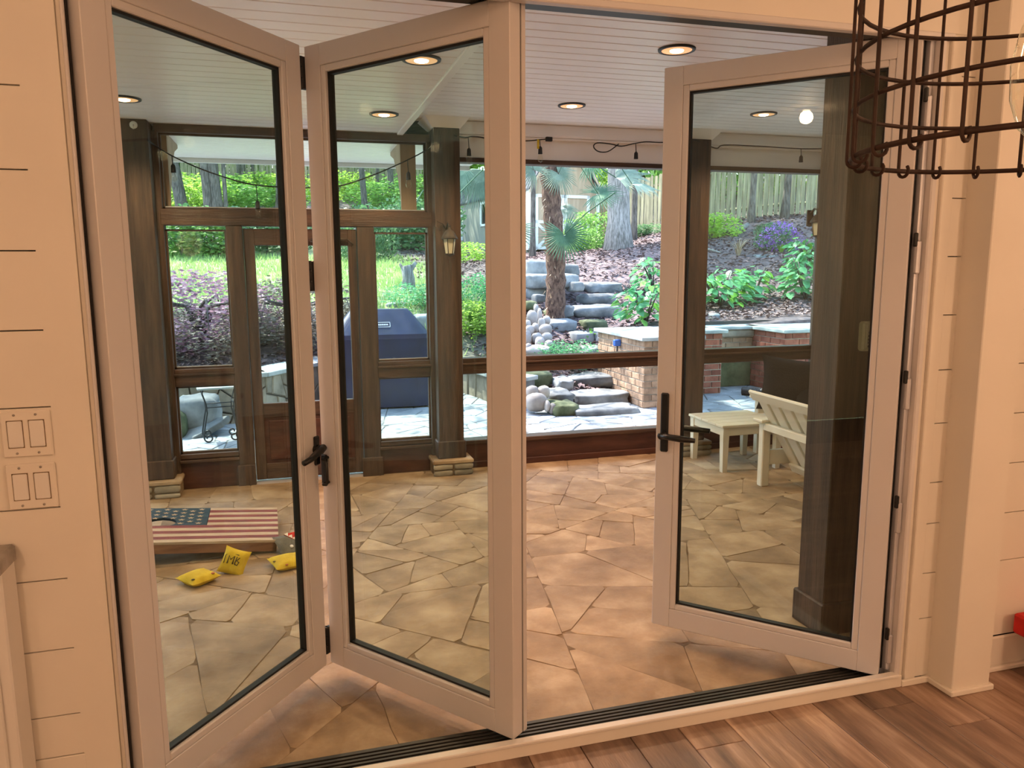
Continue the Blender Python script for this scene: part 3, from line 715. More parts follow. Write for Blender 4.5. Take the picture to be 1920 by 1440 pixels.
# wall lanterns
def lantern(p, label, side):
    t = empty('wall_lantern', p, label=label, cat='lantern')
    bx('back_plate', -.03, .03, .03, .045, -.05, .08, M['aged_metal'], t, bev=.004)
    obj('arm', B().tube([(0, .035, .03), (side * .03, .02, .085), (side * .075, 0, .10), (side * .09, -.03, .06), (side * .06, -.05, .035)], .004, 6).tube([(0, .035, .05), (0, -.01, .09), (0, -.05, .075), (0, -.06, .055)], .005, 6), M['aged_metal'], t)
    obj('roof', B().lathe([(.0, .06), (.008, .055), (.012, .04), (.030, .030), (.052, -.005), (.060, -.022), (.058, -.026)], (0, -.06, 0), 12), M['aged_metal'], t)
    obj('glass', B().lathe([(.044, -.026), (.030, -.125)], (0, -.06, 0), 6, smooth=False), M['frosted'], t)
    c = B()
    for k in range(6):
        a = 2 * math.pi * k / 6; c.tube([(.045 * math.cos(a), -.06 + .045 * math.sin(a), -.026), (.031 * math.cos(a), -.06 + .031 * math.sin(a), -.127)], .003, 5)
    obj('cage', c, M['aged_metal'], t)
    obj('foot', B().lathe([(.032, -.124), (.034, -.132), (.012, -.140), (.0, -.150)], (0, -.06, 0), 12), M['aged_metal'], t)
lp = aty(840, 442, 5.43); lantern((lp.x, 5.44, lp.z), 'aged wall lantern with frosted glass on the post beside the screen opening', -1)
lp = aty(1527, 412, 5.40); lantern((lp.x, 5.42, lp.z), 'wall lantern half hidden behind the massive dark post', 1)
# the lantern's post face (the far post is behind the massive one)

# ---- string lights
def cord(name, pts, label, sockets, bulbs=True):
    t = empty(name, pts[0], label=label, cat='string lights'); o = Vector(pts[0])
    P = [Vector(p) - o for p in pts]; dense = []
    for i in range(len(P) - 1):
        a, b = P[i], P[i + 1]; p0 = P[max(i - 1, 0)]; p3 = P[min(i + 2, len(P) - 1)]
        for k in range(5):
            u = k / 5; dense.append(.5 * ((2 * a) + (b - p0) * u + (2 * p0 - 5 * a + 4 * b - p3) * u * u + (3 * a - p0 - 3 * b + p3) * u ** 3))
    dense.append(P[-1]); obj('cord', B().tube(dense, .0045, 6), M['hose'], t)
    for s in sockets:
        s0 = Vector(s[0]) - o; L = s[1]
        obj('drop_wire', B().tube([s0, s0 + Vector((.004, 0, -L))], .003, 6), M['hose'], t)
        sk = obj('socket', B().lathe([(.005, 0), (.014, -.012), (.016, -.05), (.017, -.055)], s0 + Vector((.004, 0, -L)), 12), M['hose'], t)
        if bulbs: obj('bulb', B().lathe([(.011, -.055), (.018, -.075), (.021, -.09), (.016, -.108), (0, -.115)], s0 + Vector((.004, 0, -L)), 12), M['bulb_glass'], t)
ys = 5.53
def S(u, v, y=ys): return tuple(aty(u, v, y))
cord('string_lights', [S(276, 262, 5.46), S(291, 273, 5.56), S(324, 293), S(380, 318), S(440, 338), S(480, 347), S(535, 351), S(590, 352), S(640, 348), S(700, 328), S(762, 301), S(800, 281), S(812, 270, 5.46)],
     'black string lights with clear bulbs swagged across the transom opening', [(S(322, 292), .05), (S(480, 347), .10), (S(764, 301), .075)])
cord('string_lights', [S(852, 254, 5.46), S(872, 258), S(884, 256), S(905, 258), S(930, 265), S(990, 264), S(1010, 262), S(1028, 261)],
     'black string lights along the header beside the lantern post', [(S(878, 258), .07), (S(1012, 262), .045)])
cord('string_lights', [S(1160, 270), S(1140, 284), S(1122, 284), S(1113, 275), S(1120, 268), S(1145, 270), S(1165, 274), S(1190, 269), S(1212, 266), S(1244, 267), S(1300, 262, 5.46), S(1330, 274), S(1345, 278), S(1358, 272), S(1420, 274), S(1502, 279), S(1560, 278)],
     'black string lights with a loose loop along the white header', [(S(1192, 270), .055), (S(1502, 279), .05)], False)
pg = empty('plug', S(1028, 261, 5.52), label='black plug end and yellow tag by the string lights', cat='plug')
bx('plug_body', -.02, .03, -.012, .012, -.016, .016, M['hose'], pg, bev=.004)
bx('tag', -.085, -.07, -.002, .002, -.07, -.005, M['yellow'], pg)
for u, v, yy in ((250, 234, 5.465),):
    p = aty(u, v, yy); hk = empty('hook', tuple(p), label='white screw hook on the thick dark post', cat='hook')
    obj('eye', B().lathe([(.020, 0), (.024, -.005), (.020, -.01)], (0, 0, 0), 16, axis=Matrix.Rotation(R_(90), 3, 'X'), cap=True), M['trim_white'], hk)
    obj('screw', B().tube([(0, .01, 0), (0, -.03, -.004), (.004, -.035, -.03)], .004, 6), M['trim_white'], hk)

# =================================================================== PORCH FURNITURE
CW = M['chair_white']
tt = empty('side_table', (3.262, 5.14, PF), label='low cream wooden side table beside the white chair', cat='table')
for k in range(5): bx('top_slat', -.265, .265, -.255 + k * .102, -.255 + (k + 1) * .102 - .003, .342, .362, CW, tt, bev=.003)
for sx in (-1, 1):
    for sy in (-1, 1):
        c = B(); x, y = sx * .225, sy * .22; a, b = .026, .019
        vs = [(x - b, y - b, 0), (x + b, y - b, 0), (x + b, y + b, 0), (x - b, y + b, 0), (x - a, y - a, .342), (x + a, y - a, .342), (x + a, y + a, .342), (x - a, y + a, .342)]
        c.add(vs, [(3, 2, 1, 0), (4, 5, 6, 7), (0, 1, 5, 4), (1, 2, 6, 5), (2, 3, 7, 6), (3, 0, 4, 7)]); obj('leg', c, CW, tt)
for s in (-1, 1):
    bx('apron', -.205, .205, s * .228 - .011, s * .228 + .011, .278, .342, CW, tt, bev=.002)
    bx('apron', s * .233 - .011, s * .233 + .011, -.20, .20, .278, .342, CW, tt, bev=.002)

def chair(loc, rz, label):
    """low slatted patio chair facing +x, origin on the floor at the rear centre"""
    t = empty('patio_chair', loc, rz, label=label, cat='chair', group='white slatted patio chairs'); hw = .35
    for s in (-1, 1):
        bx('leg', .0, .062, s * hw - .028, s * hw + .028, 0, .455, CW, t, bev=.006)
        bx('leg', .70, .762, s * hw - .028, s * hw + .028, 0, .455, CW, t, bev=.006)
        bx('armrest', -.035, .80, s * hw - .055, s * hw + .055, .455, .478, CW, t, bev=.006)
        bx('side_rail', .06, .70, s * hw - .014, s * hw + .014, .15, .255, CW, t, bev=.004)
    bx('rear_crossbar', -.005, .035, -hw + .03, hw - .03, .405, .455, CW, t, bev=.004)
    for k in range(6):
        x = .22 + k * .093; bx('seat_slat', x, x + .086, -hw + .02, hw - .02, .255 + k * .012, .277 + k * .012, CW, t, bev=.004)
    bx('front_rail', .70, .722, -hw + .03, hw - .03, .20, .29, CW, t, bev=.004)
    lean = math.atan2(.34, .56); m = Matrix.Translation((.245, 0, .13)) @ Matrix.Rotation(-lean, 4, 'Y')
    for k in range(5):
        y = -.29 + k * .126; obj('back_slat', B().box(-.010, .010, y, y + .096, 0, .62, m, bev=.004), CW, t)
    obj('back_rail', B().box(-.034, -.010, -.335, .335, .585, .665, m, bev=.006), CW, t)
    obj('back_rail', B().box(-.032, -.010, -.30, .30, -.02, .05, m, bev=.005), CW, t)
    return t
chair((3.08, 4.18, PF), 0, 'white slatted patio chair seen from behind, next to the massive post')
chair((4.36, 5.02, PF), math.pi, 'white patio chair with dark cushions beyond the low table')
def pillow_mesh(w, h, th, seed=0, n=12, pinch=.10, ears=.0):
    b = B(); vs = []; fs = []
    for side in (1, -1):
        o = len(vs)
        for i in range(n + 1):
            for j in range(n + 1):
                u = -1 + 2 * i / n; v = -1 + 2 * j / n
                e = (1 - abs(u) ** 2.6) ** .55 * (1 - abs(v) ** 2.6) ** .55 if max(abs(u), abs(v)) < 1 else 0
                k = 1 - pinch * (1 - abs(v) ** 2) if abs(u) > 0 else 1
                x = u * w / 2 * (1 - pinch * (1 - v * v) * abs(u) ** 3); y = v * h / 2 * (1 - pinch * (1 - u * u) * abs(v) ** 3)
                z = side * e * th / 2 * (1 + .22 * mnoise.noise(Vector((u * 1.6 + seed, v * 1.6, side))))
                z += ears * (abs(u * v)) ** 3 * th
                vs.append((x, y, z))
        for i in range(n):
            for j in range(n):
                q = (o + i * (n + 1) + j, o + (i + 1) * (n + 1) + j, o + (i + 1) * (n + 1) + j + 1, o + i * (n + 1) + j + 1)
                fs.append(q if side == 1 else q[::-1])
    return b.add(vs, fs, True)
for k, (x, y, z, rx, ry, rz, w, h, lab) in enumerate(((3.80, 5.06, .57, 74, 4, -35, .66, .44, 'large dark scatter cushion with a pointed corner on the far white chair'),
                                                      (3.90, 4.92, .47, 62, -6, -30, .52, .34, 'smaller dark cushion lying in front of the large one'))):
    o = empty('cushion', (x, y, z), label=lab, cat='cushion'); o.rotation_euler = (R_(rx), R_(ry), R_(rz))
    obj('cover', pillow_mesh(w, h, .18, k, ears=.12), M['cushion'], o)
    obj('piping', B().tube([(w / 2 * .9, -h / 2 * .95, 0), (0, -h / 2 * .90, 0), (-w / 2 * .9, -h / 2 * .95, 0)], .005, 6), M['cushion'], o)

# cornhole board
bd = empty('cornhole_board', (-.137, 4.165, PF), label='stars and stripes bean bag toss board lying on the flagstones', cat='game board')
tilt = Matrix.Translation((0, 0, .012)) @ Matrix.Rotation(R_(1.5), 4, 'Z') @ Matrix.Rotation(R_(5.2), 4, 'Y')   # rises towards -x
Lb, Wb = .93, .60
fr = B()
for q in ((-Lb, 0, 0, .02), (-Lb, 0, Wb - .02, Wb), (-.02, 0, 0, Wb), (-Lb, -Lb + .02, 0, Wb)): fr.box(q[0], q[1], q[2], q[3], 0, .048, tilt)
obj('frame', fr, M['board_wood'], bd)
sw = Wb / 13; hx, hy, hr = -.61, .335, .076
xc = -.372                                          # right edge of the blue field
def strip_with_hole(x0, x1, y0, y1):
    """pieces of a strip left after the round hole is cut"""
    out = []; n = 10
    if y1 <= hy - hr or y0 >= hy + hr or x1 < hx - hr or x0 > hx + hr: return [[(x0, y0), (x1, y0), (x1, y1), (x0, y1)]]
    ys_ = [y0 + (y1 - y0) * k / n for k in range(n + 1)]
    cw = [math.sqrt(max(0, hr * hr - (y - hy) ** 2)) for y in ys_]
    for k in range(n):
        ya, yb, ca, cb_ = ys_[k], ys_[k + 1], cw[k], cw[k + 1]
        if ca == 0 and cb_ == 0: out.append([(x0, ya), (x1, ya), (x1, yb), (x0, yb)])
        else:
            out.append([(x0, ya), (hx - ca, ya), (hx - cb_, yb), (x0, yb)]); out.append([(hx + ca, ya), (x1, ya), (x1, yb), (hx + cb_, yb)])
    return out
for k in range(13):
    y0 = Wb - (k + 1) * sw; y1 = y0 + sw; blue = k < 7
    xa = xc if blue else -Lb - .008
    m_ = M['flag_red'] if k % 2 == 1 else M['flag_cream']
    obj('stripe_slat', B().box(xa + .001, .008, y0 + .0008, y1 - .0008, .048, .062, tilt, bev=.001), m_, bd)
    if blue:
        b = B()
        for q in strip_with_hole(-Lb - .008, xc - .001, y0 + .0006, y1 - .0006): b.prism(q, .048, .062, 0, tilt)
        obj('field_slat', b, M['flag_blue'], bd)
star = []
for k in range(10):
    r = .0185 if k % 2 == 0 else .0078; a = math.pi / 2 + k * math.pi / 5; star.append((r * math.cos(a), r * math.sin(a)))
fx = (xc + Lb)
for r in range(9):
    n = 6 if r % 2 == 0 else 5
    for c in range(n):
        x = -Lb + fx * ((2 * c + 1 if r % 2 == 0 else 2 * c + 2)) / 12; y = Wb - 7 * sw * (r + 1) / 10
        if math.hypot(x - hx, y - hy) < hr + .006: continue
        b = B(); vs = [(x, y, .0635)] + [(x + p[0], y + p[1], .0635) for p in star] + [(x + p[0], y + p[1], .0615) for p in star]
        vs = [tilt @ Vector(v) for v in vs]
        b.add(vs, [(0, 1 + i, 1 + (i + 1) % 10) for i in range(10)] + [(11 + i, 11 + (i + 1) % 10, 1 + (i + 1) % 10, 1 + i) for i in range(10)])
        obj('star', b, M['flag_cream'], bd)
for y in (.05, Wb - .05): obj('leg', B().box(-Lb + .06, -Lb + .11, y - .02, y + .02, -.0, .16, bev=.003), M['board_wood'], bd)

# bean bags
def bag(p, rot, lab, w=.155, seed=0, mat_=None, grp=None):
    t = empty('bean_bag', p, label=lab, cat='bean bag', group=grp); t.rotation_euler = [R_(a) for a in rot]
    obj('cloth', pillow_mesh(w, w, .055, seed, pinch=.08, ears=.10), mat_ or M['yellow'], t); return t
p = atz(372, 1081, .01); t = bag((p.x, p.y, PF + .026), (0, 0, 38), 'yellow bean bag lying flat farthest in front of the board', seed=1)
for q in ((.045, -.055, .020), (-.055, -.045, .018)): obj('mark', B().rock(q, (.018, .018, .006), .9, nu=10, nv=6), M['pink_mark'] if q[0] > 0 else M['yellow_dark'], t)
p = atz(440, 1052, .03); t = bag((p.x, p.y - .02, PF + .054), (58, 14, -22), 'yellow bean bag propped on edge with dark printed letters', w=.135, seed=4)
b = B()
for pts in (((-.024, -.018), (-.026, .022), (-.012, .004), (.002, .024), (.004, -.016)), ((.014, -.014), (.014, .024), (.028, .022), (.018, .004), (.032, .0), (.028, -.016), (.014, -.014)), ((-.042, -.02), (-.046, .02), (-.03, .034), (.02, .034))): b.tube([(x, y, .0300 - 4.5 * (x * x + y * y)) for x, y in pts], .0032, 6)
obj('print', b, M['yellow_dark'], t)
p = atz(537, 1052, .01); t = bag((p.x, p.y, PF + .027), (4, 0, 20), 'yellow bean bag closest to the door leaf edge', seed=8)
for q in ((-.02, -.062, .014), (-.062, .0, .016)): obj('mark', B().rock(q, (.016, .016, .006), .9, nu=10, nv=6), M['pink_mark'] if q[0] > -.03 else M['yellow_dark'], t)
p = atz(545, 1021, .02); t = bag((p.x, p.y, PF + .035), (38, 0, 28), 'grey bean bag with a toothed mouth print beside the board end', seed=11, mat_=M['grey_cloth'])
mo = [(-.012, .064), (.062, .064), (.062, -.028), (.03, .01)]
obj('mouth', B().prism([(.062, -.03), (.066, .062), (-.02, .062), (.012, .022)], .0225, .0265), M['red_cloth'], t)
tb_ = B()
for k in range(5):
    a = Vector((-.02, .062)).lerp(Vector((.062, -.03)), k / 5); c = Vector((-.02, .062)).lerp(Vector((.062, -.03)), (k + 1) / 5); m2 = (a + c) / 2 + Vector((.016, .014))
    tb_.prism([(a.x, a.y), (c.x, c.y), (m2.x, m2.y)], .026, .0285)
obj('teeth', tb_, M['tooth'], t)
obj('eye', B().lathe([(.010, .0265), (.010, .0285), (.0, .029)], (-.012, -.022, 0), 14), M['tooth'], t)

# =================================================================== GARDEN
PZ = -.10                                           # patio level
pt = struct('patio', 'grey irregular flagstone patio beyond the porch')
bx('mortar_bed', -4.0, 7.2, 5.72, 10.4, -.35, PZ - .008, M['patio_mortar'], pt)
bx('mortar_bed', -12.0, -3.24, 2.24, 8.6, -.35, PZ - .004, M['patio_stone'], pt)
bx('mortar_bed', 5.66, 13.0, 2.24, 5.72, -.35, PZ - .004, M['patio_stone'], pt)
cells = split_cells((-2.6, 6.6, 5.74, 10.2), lambda x, y: .085, .005, .5)
cells.sort(key=lambda p: sum(q[1] for q in p) / len(p))
for poly in cells[:300]:
    obj('flagstone', B().prism(roughen(poly, .01), PZ - .03, PZ + random.uniform(-.003, .004), .006), M['patio_stone'], pt)
restb = B()
for poly in cells[300:]: restb.prism(poly, PZ - .03, PZ, .006)
if restb.v: tag(obj('flagstone_paving', restb, M['patio_stone'], pt), kind='stuff')

# ---- terrain: a smooth hill through points read off the slope, each with its own distance
ctrl = [(340, 725, 8.9), (440, 715, 8.9), (540, 690, 9.3), (380, 545, 15), (540, 545, 15), (380, 500, 20), (380, 440, 27), (380, 396, 33), (540, 396, 33),
        (700, 600, 11), (800, 590, 11), (700, 520, 16), (800, 500, 18), (750, 452, 26), (750, 402, 32), (890, 665, 9.9), (890, 545, 13), (890, 490, 20), (890, 464, 30),
        (1010, 640, 9.8), (1010, 585, 11.2), (1000, 520, 14), (1000, 482, 22), (1130, 648, 9.8), (1130, 598, 11.2), (1130, 540, 13), (1160, 467, 18), (1200, 432, 25),
        (1180, 610, 9.6), (1230, 606, 9.6), (1230, 500, 14), (1300, 606, 9.6), (1400, 604, 9.4), (1500, 604, 9.0), (1400, 575, 10.8), (1400, 500, 13.5), (1400, 445, 17), (1400, 412, 20),
        (1500, 570, 10.4), (1500, 490, 13), (1500, 410, 19), (1650, 600, 9.6), (1700, 405, 19)]
cp = [tuple(aty(*c)) for c in ctrl if not (c[0] in (1130, 1010) and c[1] > 570)]
cp += [tuple(aty(u, v, y) - Vector((0, 0, .05))) for u, v, y in ((1135, 757, 8.15), (1100, 724, 8.75), (1190, 742, 8.4), (1040, 764, 8.0), (1130, 664, 9.7), (1120, 641, 10.15), (1060, 618, 10.6), (1120, 617, 10.7), (1125, 592, 11.3), (1128, 568, 12.0), (1135, 546, 12.8), (1010, 640, 9.8), (1010, 590, 10.8), (1160, 700, 9.2))]
cp += [(3.2, 7.75, -.12), (2.6, 8.5, -.06), (3.3, 8.7, .14), (2.2, 9.9, .2), (-14, 9, .3), (-14, 35, 4.6), (15, 9.5, .75), (15, 30, 4.2), (-22, 60, 9), (22, 60, 9), (0, 60, 9), (9, 45, 6.5), (-9, 45, 6.5), (-7, 9, .45)]
CP = np.array(cp)
def _tps_fit():
    n = len(CP); X = CP[:, :2]; r = np.sqrt(((X[:, None] - X[None]) ** 2).sum(-1)) + 1e-9
    K = r ** 2 * np.log(r) + np.eye(n) * .12; P = np.hstack([np.ones((n, 1)), X]); A = np.block([[K, P], [P.T, np.zeros((3, 3))]])
    return np.linalg.solve(A, np.concatenate([CP[:, 2], np.zeros(3)]))
_tw = _tps_fit()
def gz(x, y):
    r = np.sqrt((CP[:, 0] - x) ** 2 + (CP[:, 1] - y) ** 2) + 1e-9
    return float((r ** 2 * np.log(r)) @ _tw[:len(CP)] + _tw[-3] + _tw[-2] * x + _tw[-1] * y)
def yfront(x):                                      # where the raised ground begins
    pts = [(-30, 8.3), (-1.2, 8.32), (-.3, 8.58), (.2, 9.30), (.6, 10.1), (1.3, 10.27), (1.95, 10.27), (2.25, 9.4), (2.5, 8.5), (2.9, 7.9), (3.7, 7.9), (3.95, 8.9), (4.6, 9.25), (6.2, 9.15), (30, 9.0)]
    for a, b in zip(pts, pts[1:]):
        if a[0] <= x <= b[0]: return a[1] + (b[1] - a[1]) * (x - a[0]) / (b[0] - a[0])
    return 9
gm = bpy.data.materials.new('ground_soil'); gm.use_nodes = True
_N = gm.node_tree.nodes; _L = gm.node_tree.links; _p = _N['Principled BSDF']; _p.inputs['Roughness'].default_value = .95
_at = _N.new('ShaderNodeVertexColor'); _at.layer_name = 'zone'
_tc = _N.new('ShaderNodeTexCoord')
def _noise_ramp(scale, ca, cb, det=8):
    n = _N.new('ShaderNodeTexNoise'); n.inputs['Scale'].default_value = scale; n.inputs['Detail'].default_value = det; n.inputs['Roughness'].default_value = .7; _L.new(_tc.outputs['Object'], n.inputs['Vector'])
    r = _N.new('ShaderNodeValToRGB'); r.color_ramp.elements[0].position = .35; r.color_ramp.elements[1].position = .68
    r.color_ramp.elements[0].color = (*lin(ca), 1); r.color_ramp.elements[1].color = (*lin(cb), 1); _L.new(n.outputs['Fac'], r.inputs[0]); return n, r
_n1, _g = _noise_ramp(1.6, (.44, .47, .32), (.66, .68, .50)); _n2, _m = _noise_ramp(9.0, (.27, .22, .215), (.52, .455, .45), 10)
_mx = _N.new('ShaderNodeMix'); _mx.data_type = 'RGBA'; _L.new(_at.outputs['Color'], _mx.inputs['Factor']); _L.new(_m.outputs[0], _mx.inputs['A']); _L.new(_g.outputs[0], _mx.inputs['B'])
_L.new(_mx.outputs['Result'], _p.inputs['Base Color'])
_b = _N.new('ShaderNodeBump'); _b.inputs['Strength'].default_value = .7; _b.inputs['Distance'].default_value = .05; _L.new(_n2.outputs['Fac'], _b.inputs['Height']); _L.new(_b.outputs[0], _p.inputs['Normal'])
def zone(x, y):
    """1 = lawn, 0 = leaf mulch"""
    e = mnoise.noise(Vector((x * .5, y * .5, 3))) * .9
    edge = 2.9 + .06 * (y - 11)                      # lawn lies on the side of the grill
    a = max(0, min(1, (edge - x + e) / .8)); b = max(0, min(1, (y - 11.2 + e * 1.5) / 1.2)) if x < 1.2 else max(0, min(1, (y - 9.6) / .6)); c = max(0, min(1, (27 - y + 3 * e) / 3))
    return a * b * c
xs = sorted(set([-30 + i * 1.5 for i in range(15)] + [-8 + i * .28 for i in range(63)] + [9.6 + i * 1.0 for i in range(21)])); NT = 70
gv, gf = [], []
for x in xs:
    y0 = yfront(x)
    for k in range(NT):
        y = y0 + (60 - y0) * (k / (NT - 1)) ** 2.1; z = gz(x, y) + (.05 * mnoise.noise(Vector((x * 1.1, y * 1.1, 0))) if y > y0 + .3 else 0)
        gv.append((x, y, z if k else min(z, .3) - .0))
    gv.append((x, y0, -.4))
for i in range(len(xs) - 1):
    for k in range(NT - 1): a = i * (NT + 1) + k; gf.append((a, a + NT + 1, a + NT + 2, a + 1))
    a = i * (NT + 1); gf.append((a + NT, a + NT + NT + 1, a + NT + 1, a))
gb = B().add(gv, gf, True); gme = gb.mesh('ground')
ca = gme.color_attributes.new('zone', 'FLOAT_COLOR', 'POINT')
zv = np.ones((len(gme.vertices), 4), dtype=np.float32)
for i, v in enumerate(gme.vertices): zv[i, :3] = zone(v.co.x, v.co.y)
ca.data.foreach_set('color', zv.ravel())
go = obj('ground', gme, gm); tag(go, 'sloping yard of lawn and leaf mulch rising to the fence', kind='structure')
far = obj('hill', B().box(-60, 60, -30, 80, -.9, -.41), gm); tag(far, 'level ground under house and yard', kind='structure')
far.data.color_attributes.new('zone', 'FLOAT_COLOR', 'POINT')

# ---- leaf litter and grass blades (uncountable)
def scatter(name, n, region, make, m, label, cat):
    b = B(); c = 0
    while c < n:
        x, y = region()
        q = make(x, y)
        if q is None: continue
        b.add(*q); c += 1
    return tag(obj(name, b, m), label, cat, kind='stuff')
def rg_mulch():
    while True:
        y = 8.2 + 16 * random.random() ** 1.6; x = random.uniform(-.35, .95) * y * .9
        if y > yfront(x) + .32 and random.random() > zone(x, y) * 1.1: return x, y
def chip(x, y):
    s = random.uniform(.02, .05) * (1 + .03 * y); a = random.uniform(0, 6.3); z = gz(x, y) + .02
    t = Vector((math.cos(a), math.sin(a), random.uniform(-.5, .5))).normalized() * s; w = Vector((-math.sin(a), math.cos(a), random.uniform(-.5, .5))).normalized() * s * .55
    p = Vector((x, y, z)); return ([p - t, p + w + Vector((0, 0, s * .3)), p + t, p - w + Vector((0, 0, s * .2))], [(0, 1, 2, 3)])
scatter('leaf_litter', 16000, rg_mulch, chip, M['mulch_chip'], 'dry brown leaf litter and bark covering the slope', 'mulch')
def rg_grass():
    while True:
        y = random.uniform(9.5, 22); x = random.uniform(-.4, .3) * y
        if y > yfront(x) + .1 and random.random() < zone(x, y): return x, y
def blade(x, y):
    h = random.uniform(.05, .13) * (1 + .02 * y); a = random.uniform(0, 6.3); w = .006 * (1 + .08 * y); z = gz(x, y)
    d = Vector((math.cos(a), math.sin(a), 0)); l = Vector((random.uniform(-.5, .5), random.uniform(-.5, .5), 1)) * h; p = Vector((x, y, z))
    return ([p - d * w, p + d * w, p + l], [(0, 1, 2)])
scatter('grass', 16000, rg_grass, blade, M['grass_blade'], 'green lawn grass on the slope beyond the grill', 'grass')

# ---- leafy masses
def leaf_cloud(n, size, seed, flat=1.0, shell=.55, fold=True):
    rnd = random.Random(seed); b = B()
    for _ in range(n):
        while True:
            p = Vector((rnd.uniform(-1, 1), rnd.uniform(-1, 1), rnd.uniform(-1, 1)))
            if shell * rnd.random() < p.length <= 1: break
        d = mnoise.noise(p * 2.2 + Vector((seed, 0, 0)))
        if d < -.18: continue
        a = Vector((rnd.gauss(0, 1), rnd.gauss(0, 1), rnd.gauss(0, .5))).normalized(); u = a.cross(Vector((rnd.gauss(0, 1), rnd.gauss(0, 1), rnd.gauss(0, 1)))).normalized()
        s = size * rnd.uniform(.6, 1.3); p.z *= flat
        b.add([p, p + a * s * .5 + u * s * .32, p + a * s, p + a * s * .5 - u * s * .32], [(0, 1, 2, 3)])
    return b
CROWN = {}
def crown_mesh(key, n, size, seed, m, **k):
    me = leaf_cloud(n, size, seed, **k).mesh(key); me.materials.append(m); CROWN[key] = me
crown_mesh('crown_bright', 5200, .085, 1, M['leaf_bright'])
crown_mesh('crown_mid', 5200, .085, 2, M['leaf_mid'])
crown_mesh('crown_dark', 5200, .085, 3, M['leaf_dark'])
crown_mesh('crown_sparse', 2600, .07, 4, M['leaf_mid'], shell=.2)
crown_mesh('crown_dapple', 950, .075, 14, M['leaf_mid'], shell=.2)
crown_mesh('bush_mid', 1500, .15, 5, M['leaf_mid'])
crown_mesh('bush_bright', 1500, .15, 6, M['leaf_bright'])
crown_mesh('bush_dark', 1500, .15, 7, M['leaf_dark'])
crown_mesh('bush_maple', 5000, .075, 8, M['maple'], shell=.8)
crown_mesh('bush_maple_green', 5000, .075, 9, M['maple_green'], shell=.8)
crown_mesh('bush_ground', 1500, .12, 10, M['hydrangea'])
def foliage(key, parent, c, r, rz=None):
    o = bpy.data.objects.new('foliage', CROWN[key]); COL.objects.link(o); o.parent = parent; o.location = c; o.scale = r; o.rotation_euler = (0, 0, random.uniform(0, 6.28) if rz is None else rz)
    o['kind'] = 'stuff'; return o
def trunk(b, x0, x1, h, r0, r1, seed, flare=1.5, n=14):
    pts, rs = [], []
    for k in range(12):
        t = k / 11; pts.append((x0[0] + (x1[0] - x0[0]) * t + .05 * r0 * 4 * mnoise.noise(Vector((t * 3, seed, 0))), x0[1] + (x1[1] - x0[1]) * t, h * t - .25 * (1 - t)))
        rs.append((r0 + (r1 - r0) * t) * (1 + (flare - 1) * max(0, 1 - t * 9) ** 2))
    return b.tube(pts, rs, n)
def tree(u, v, y, wpx, lean, h, label, key='crown_mid', cr=2.6, ch=None, pale=False, group='trees beyond the lawn', crowns=2):
    p = aty(u, v, y); z = gz(p.x, y); t = empty('tree', (p.x, y, z), label=label, cat='tree', group=group)
    dist = math.hypot(p.x, y); r = wpx / 2 * dist / FPX * .93
    obj('trunk', trunk(B(), (0, 0), (lean, 0), h, r, r * .6, u * .37), M['bark_pale' if pale else 'bark'], t)
    for k in range(crowns):
        foliage(key, t, (lean * .9 + random.uniform(-.8, .8) * cr * .5, random.uniform(-.5, .8) * cr * .5, (ch or h * .82) + k * cr * .55), (cr, cr, cr * .75))
    return t
for u, v, y, w, ln, h, lab, key in (
        (347, 392, 27, 22, -1.0, 9, 'leaning grey trunk behind the first string light bulb', 'crown_bright'),
        (390, 392, 30, 9, .2, 10, 'slim dark trunk beside the two thick grey trunks', 'crown_bright'),
        (393, 393, 25, 17, -.3, 10, 'thick grey trunk, the darker of a close pair seen through the transom', 'crown_mid'),
        (411, 393, 26, 20, -.5, 11, 'thick pale grey trunk, the lighter of a close pair seen through the transom', 'crown_bright'),
        (424, 393, 29, 8, 0, 10, 'thin trunk just past the thick pale pair', 'crown_mid'),
        (449, 376, 36, 10, .3, 10, 'dark trunk against the far fence, near the middle of the transom', 'crown_bright'),
        (462, 374, 37, 8, -.3, 10, 'narrow trunk against the far fence next to a darker one', 'crown_mid'),
        (476, 372, 38, 6, .1, 9, 'pole-thin trunk in front of the far fence', 'crown_bright'),
        (520, 390, 31, 11, .5, 10, 'brown trunk at the door side end of the transom view', 'crown_mid'),
        (686, 392, 28, 12, -.4, 10, 'straight trunk seen through the middle door leaf', 'crown_bright'),
        (706, 380, 34, 8, .3, 9, 'slim trunk between two stouter ones beyond the middle leaf', 'crown_mid'),
        (737, 385, 30, 13, -.4, 10, 'forked looking trunk beside the hanging bulb', 'crown_bright'),
        (752, 380, 36, 7, .2, 9, 'thin far trunk by the knee brace', 'crown_mid'),
        (888, 345, 42, 12, 0, 11, 'dark trunk rising behind the shed roof', 'crown_bright')):
    y = 31.0 + (392 - v) * .32
    tree(u, v, y, w, ln * 1.2, h, lab, 'crown_dapple', cr=random.uniform(2.6, 3.4), ch=h * .75)
bt = tree(1158, 467, 18, 46, .0, 10, 'massive grey trunk with flared base on the mulch slope', 'crown_sparse', cr=3.0, ch=7.4, pale=True)
for c_ in ((-3.2, -1.5, 7.2), (-1.2, .5, 8.2), (-2.4, -4.2, 7.8), (.8, -1.4, 7.4), (-4.6, -5.4, 8.2), (.4, 2.0, 7.4), (1.6, -4.4, 7.4), (-7.5, -1.0, 8.6), (-6.5, 3.0, 9.2), (2.4, 1.5, 7.6)): foliage('crown_dapple', bt, c_, (2.1, 2.1, 1.3))  # extra crown lobes added overhead, spread wide to dapple the slope
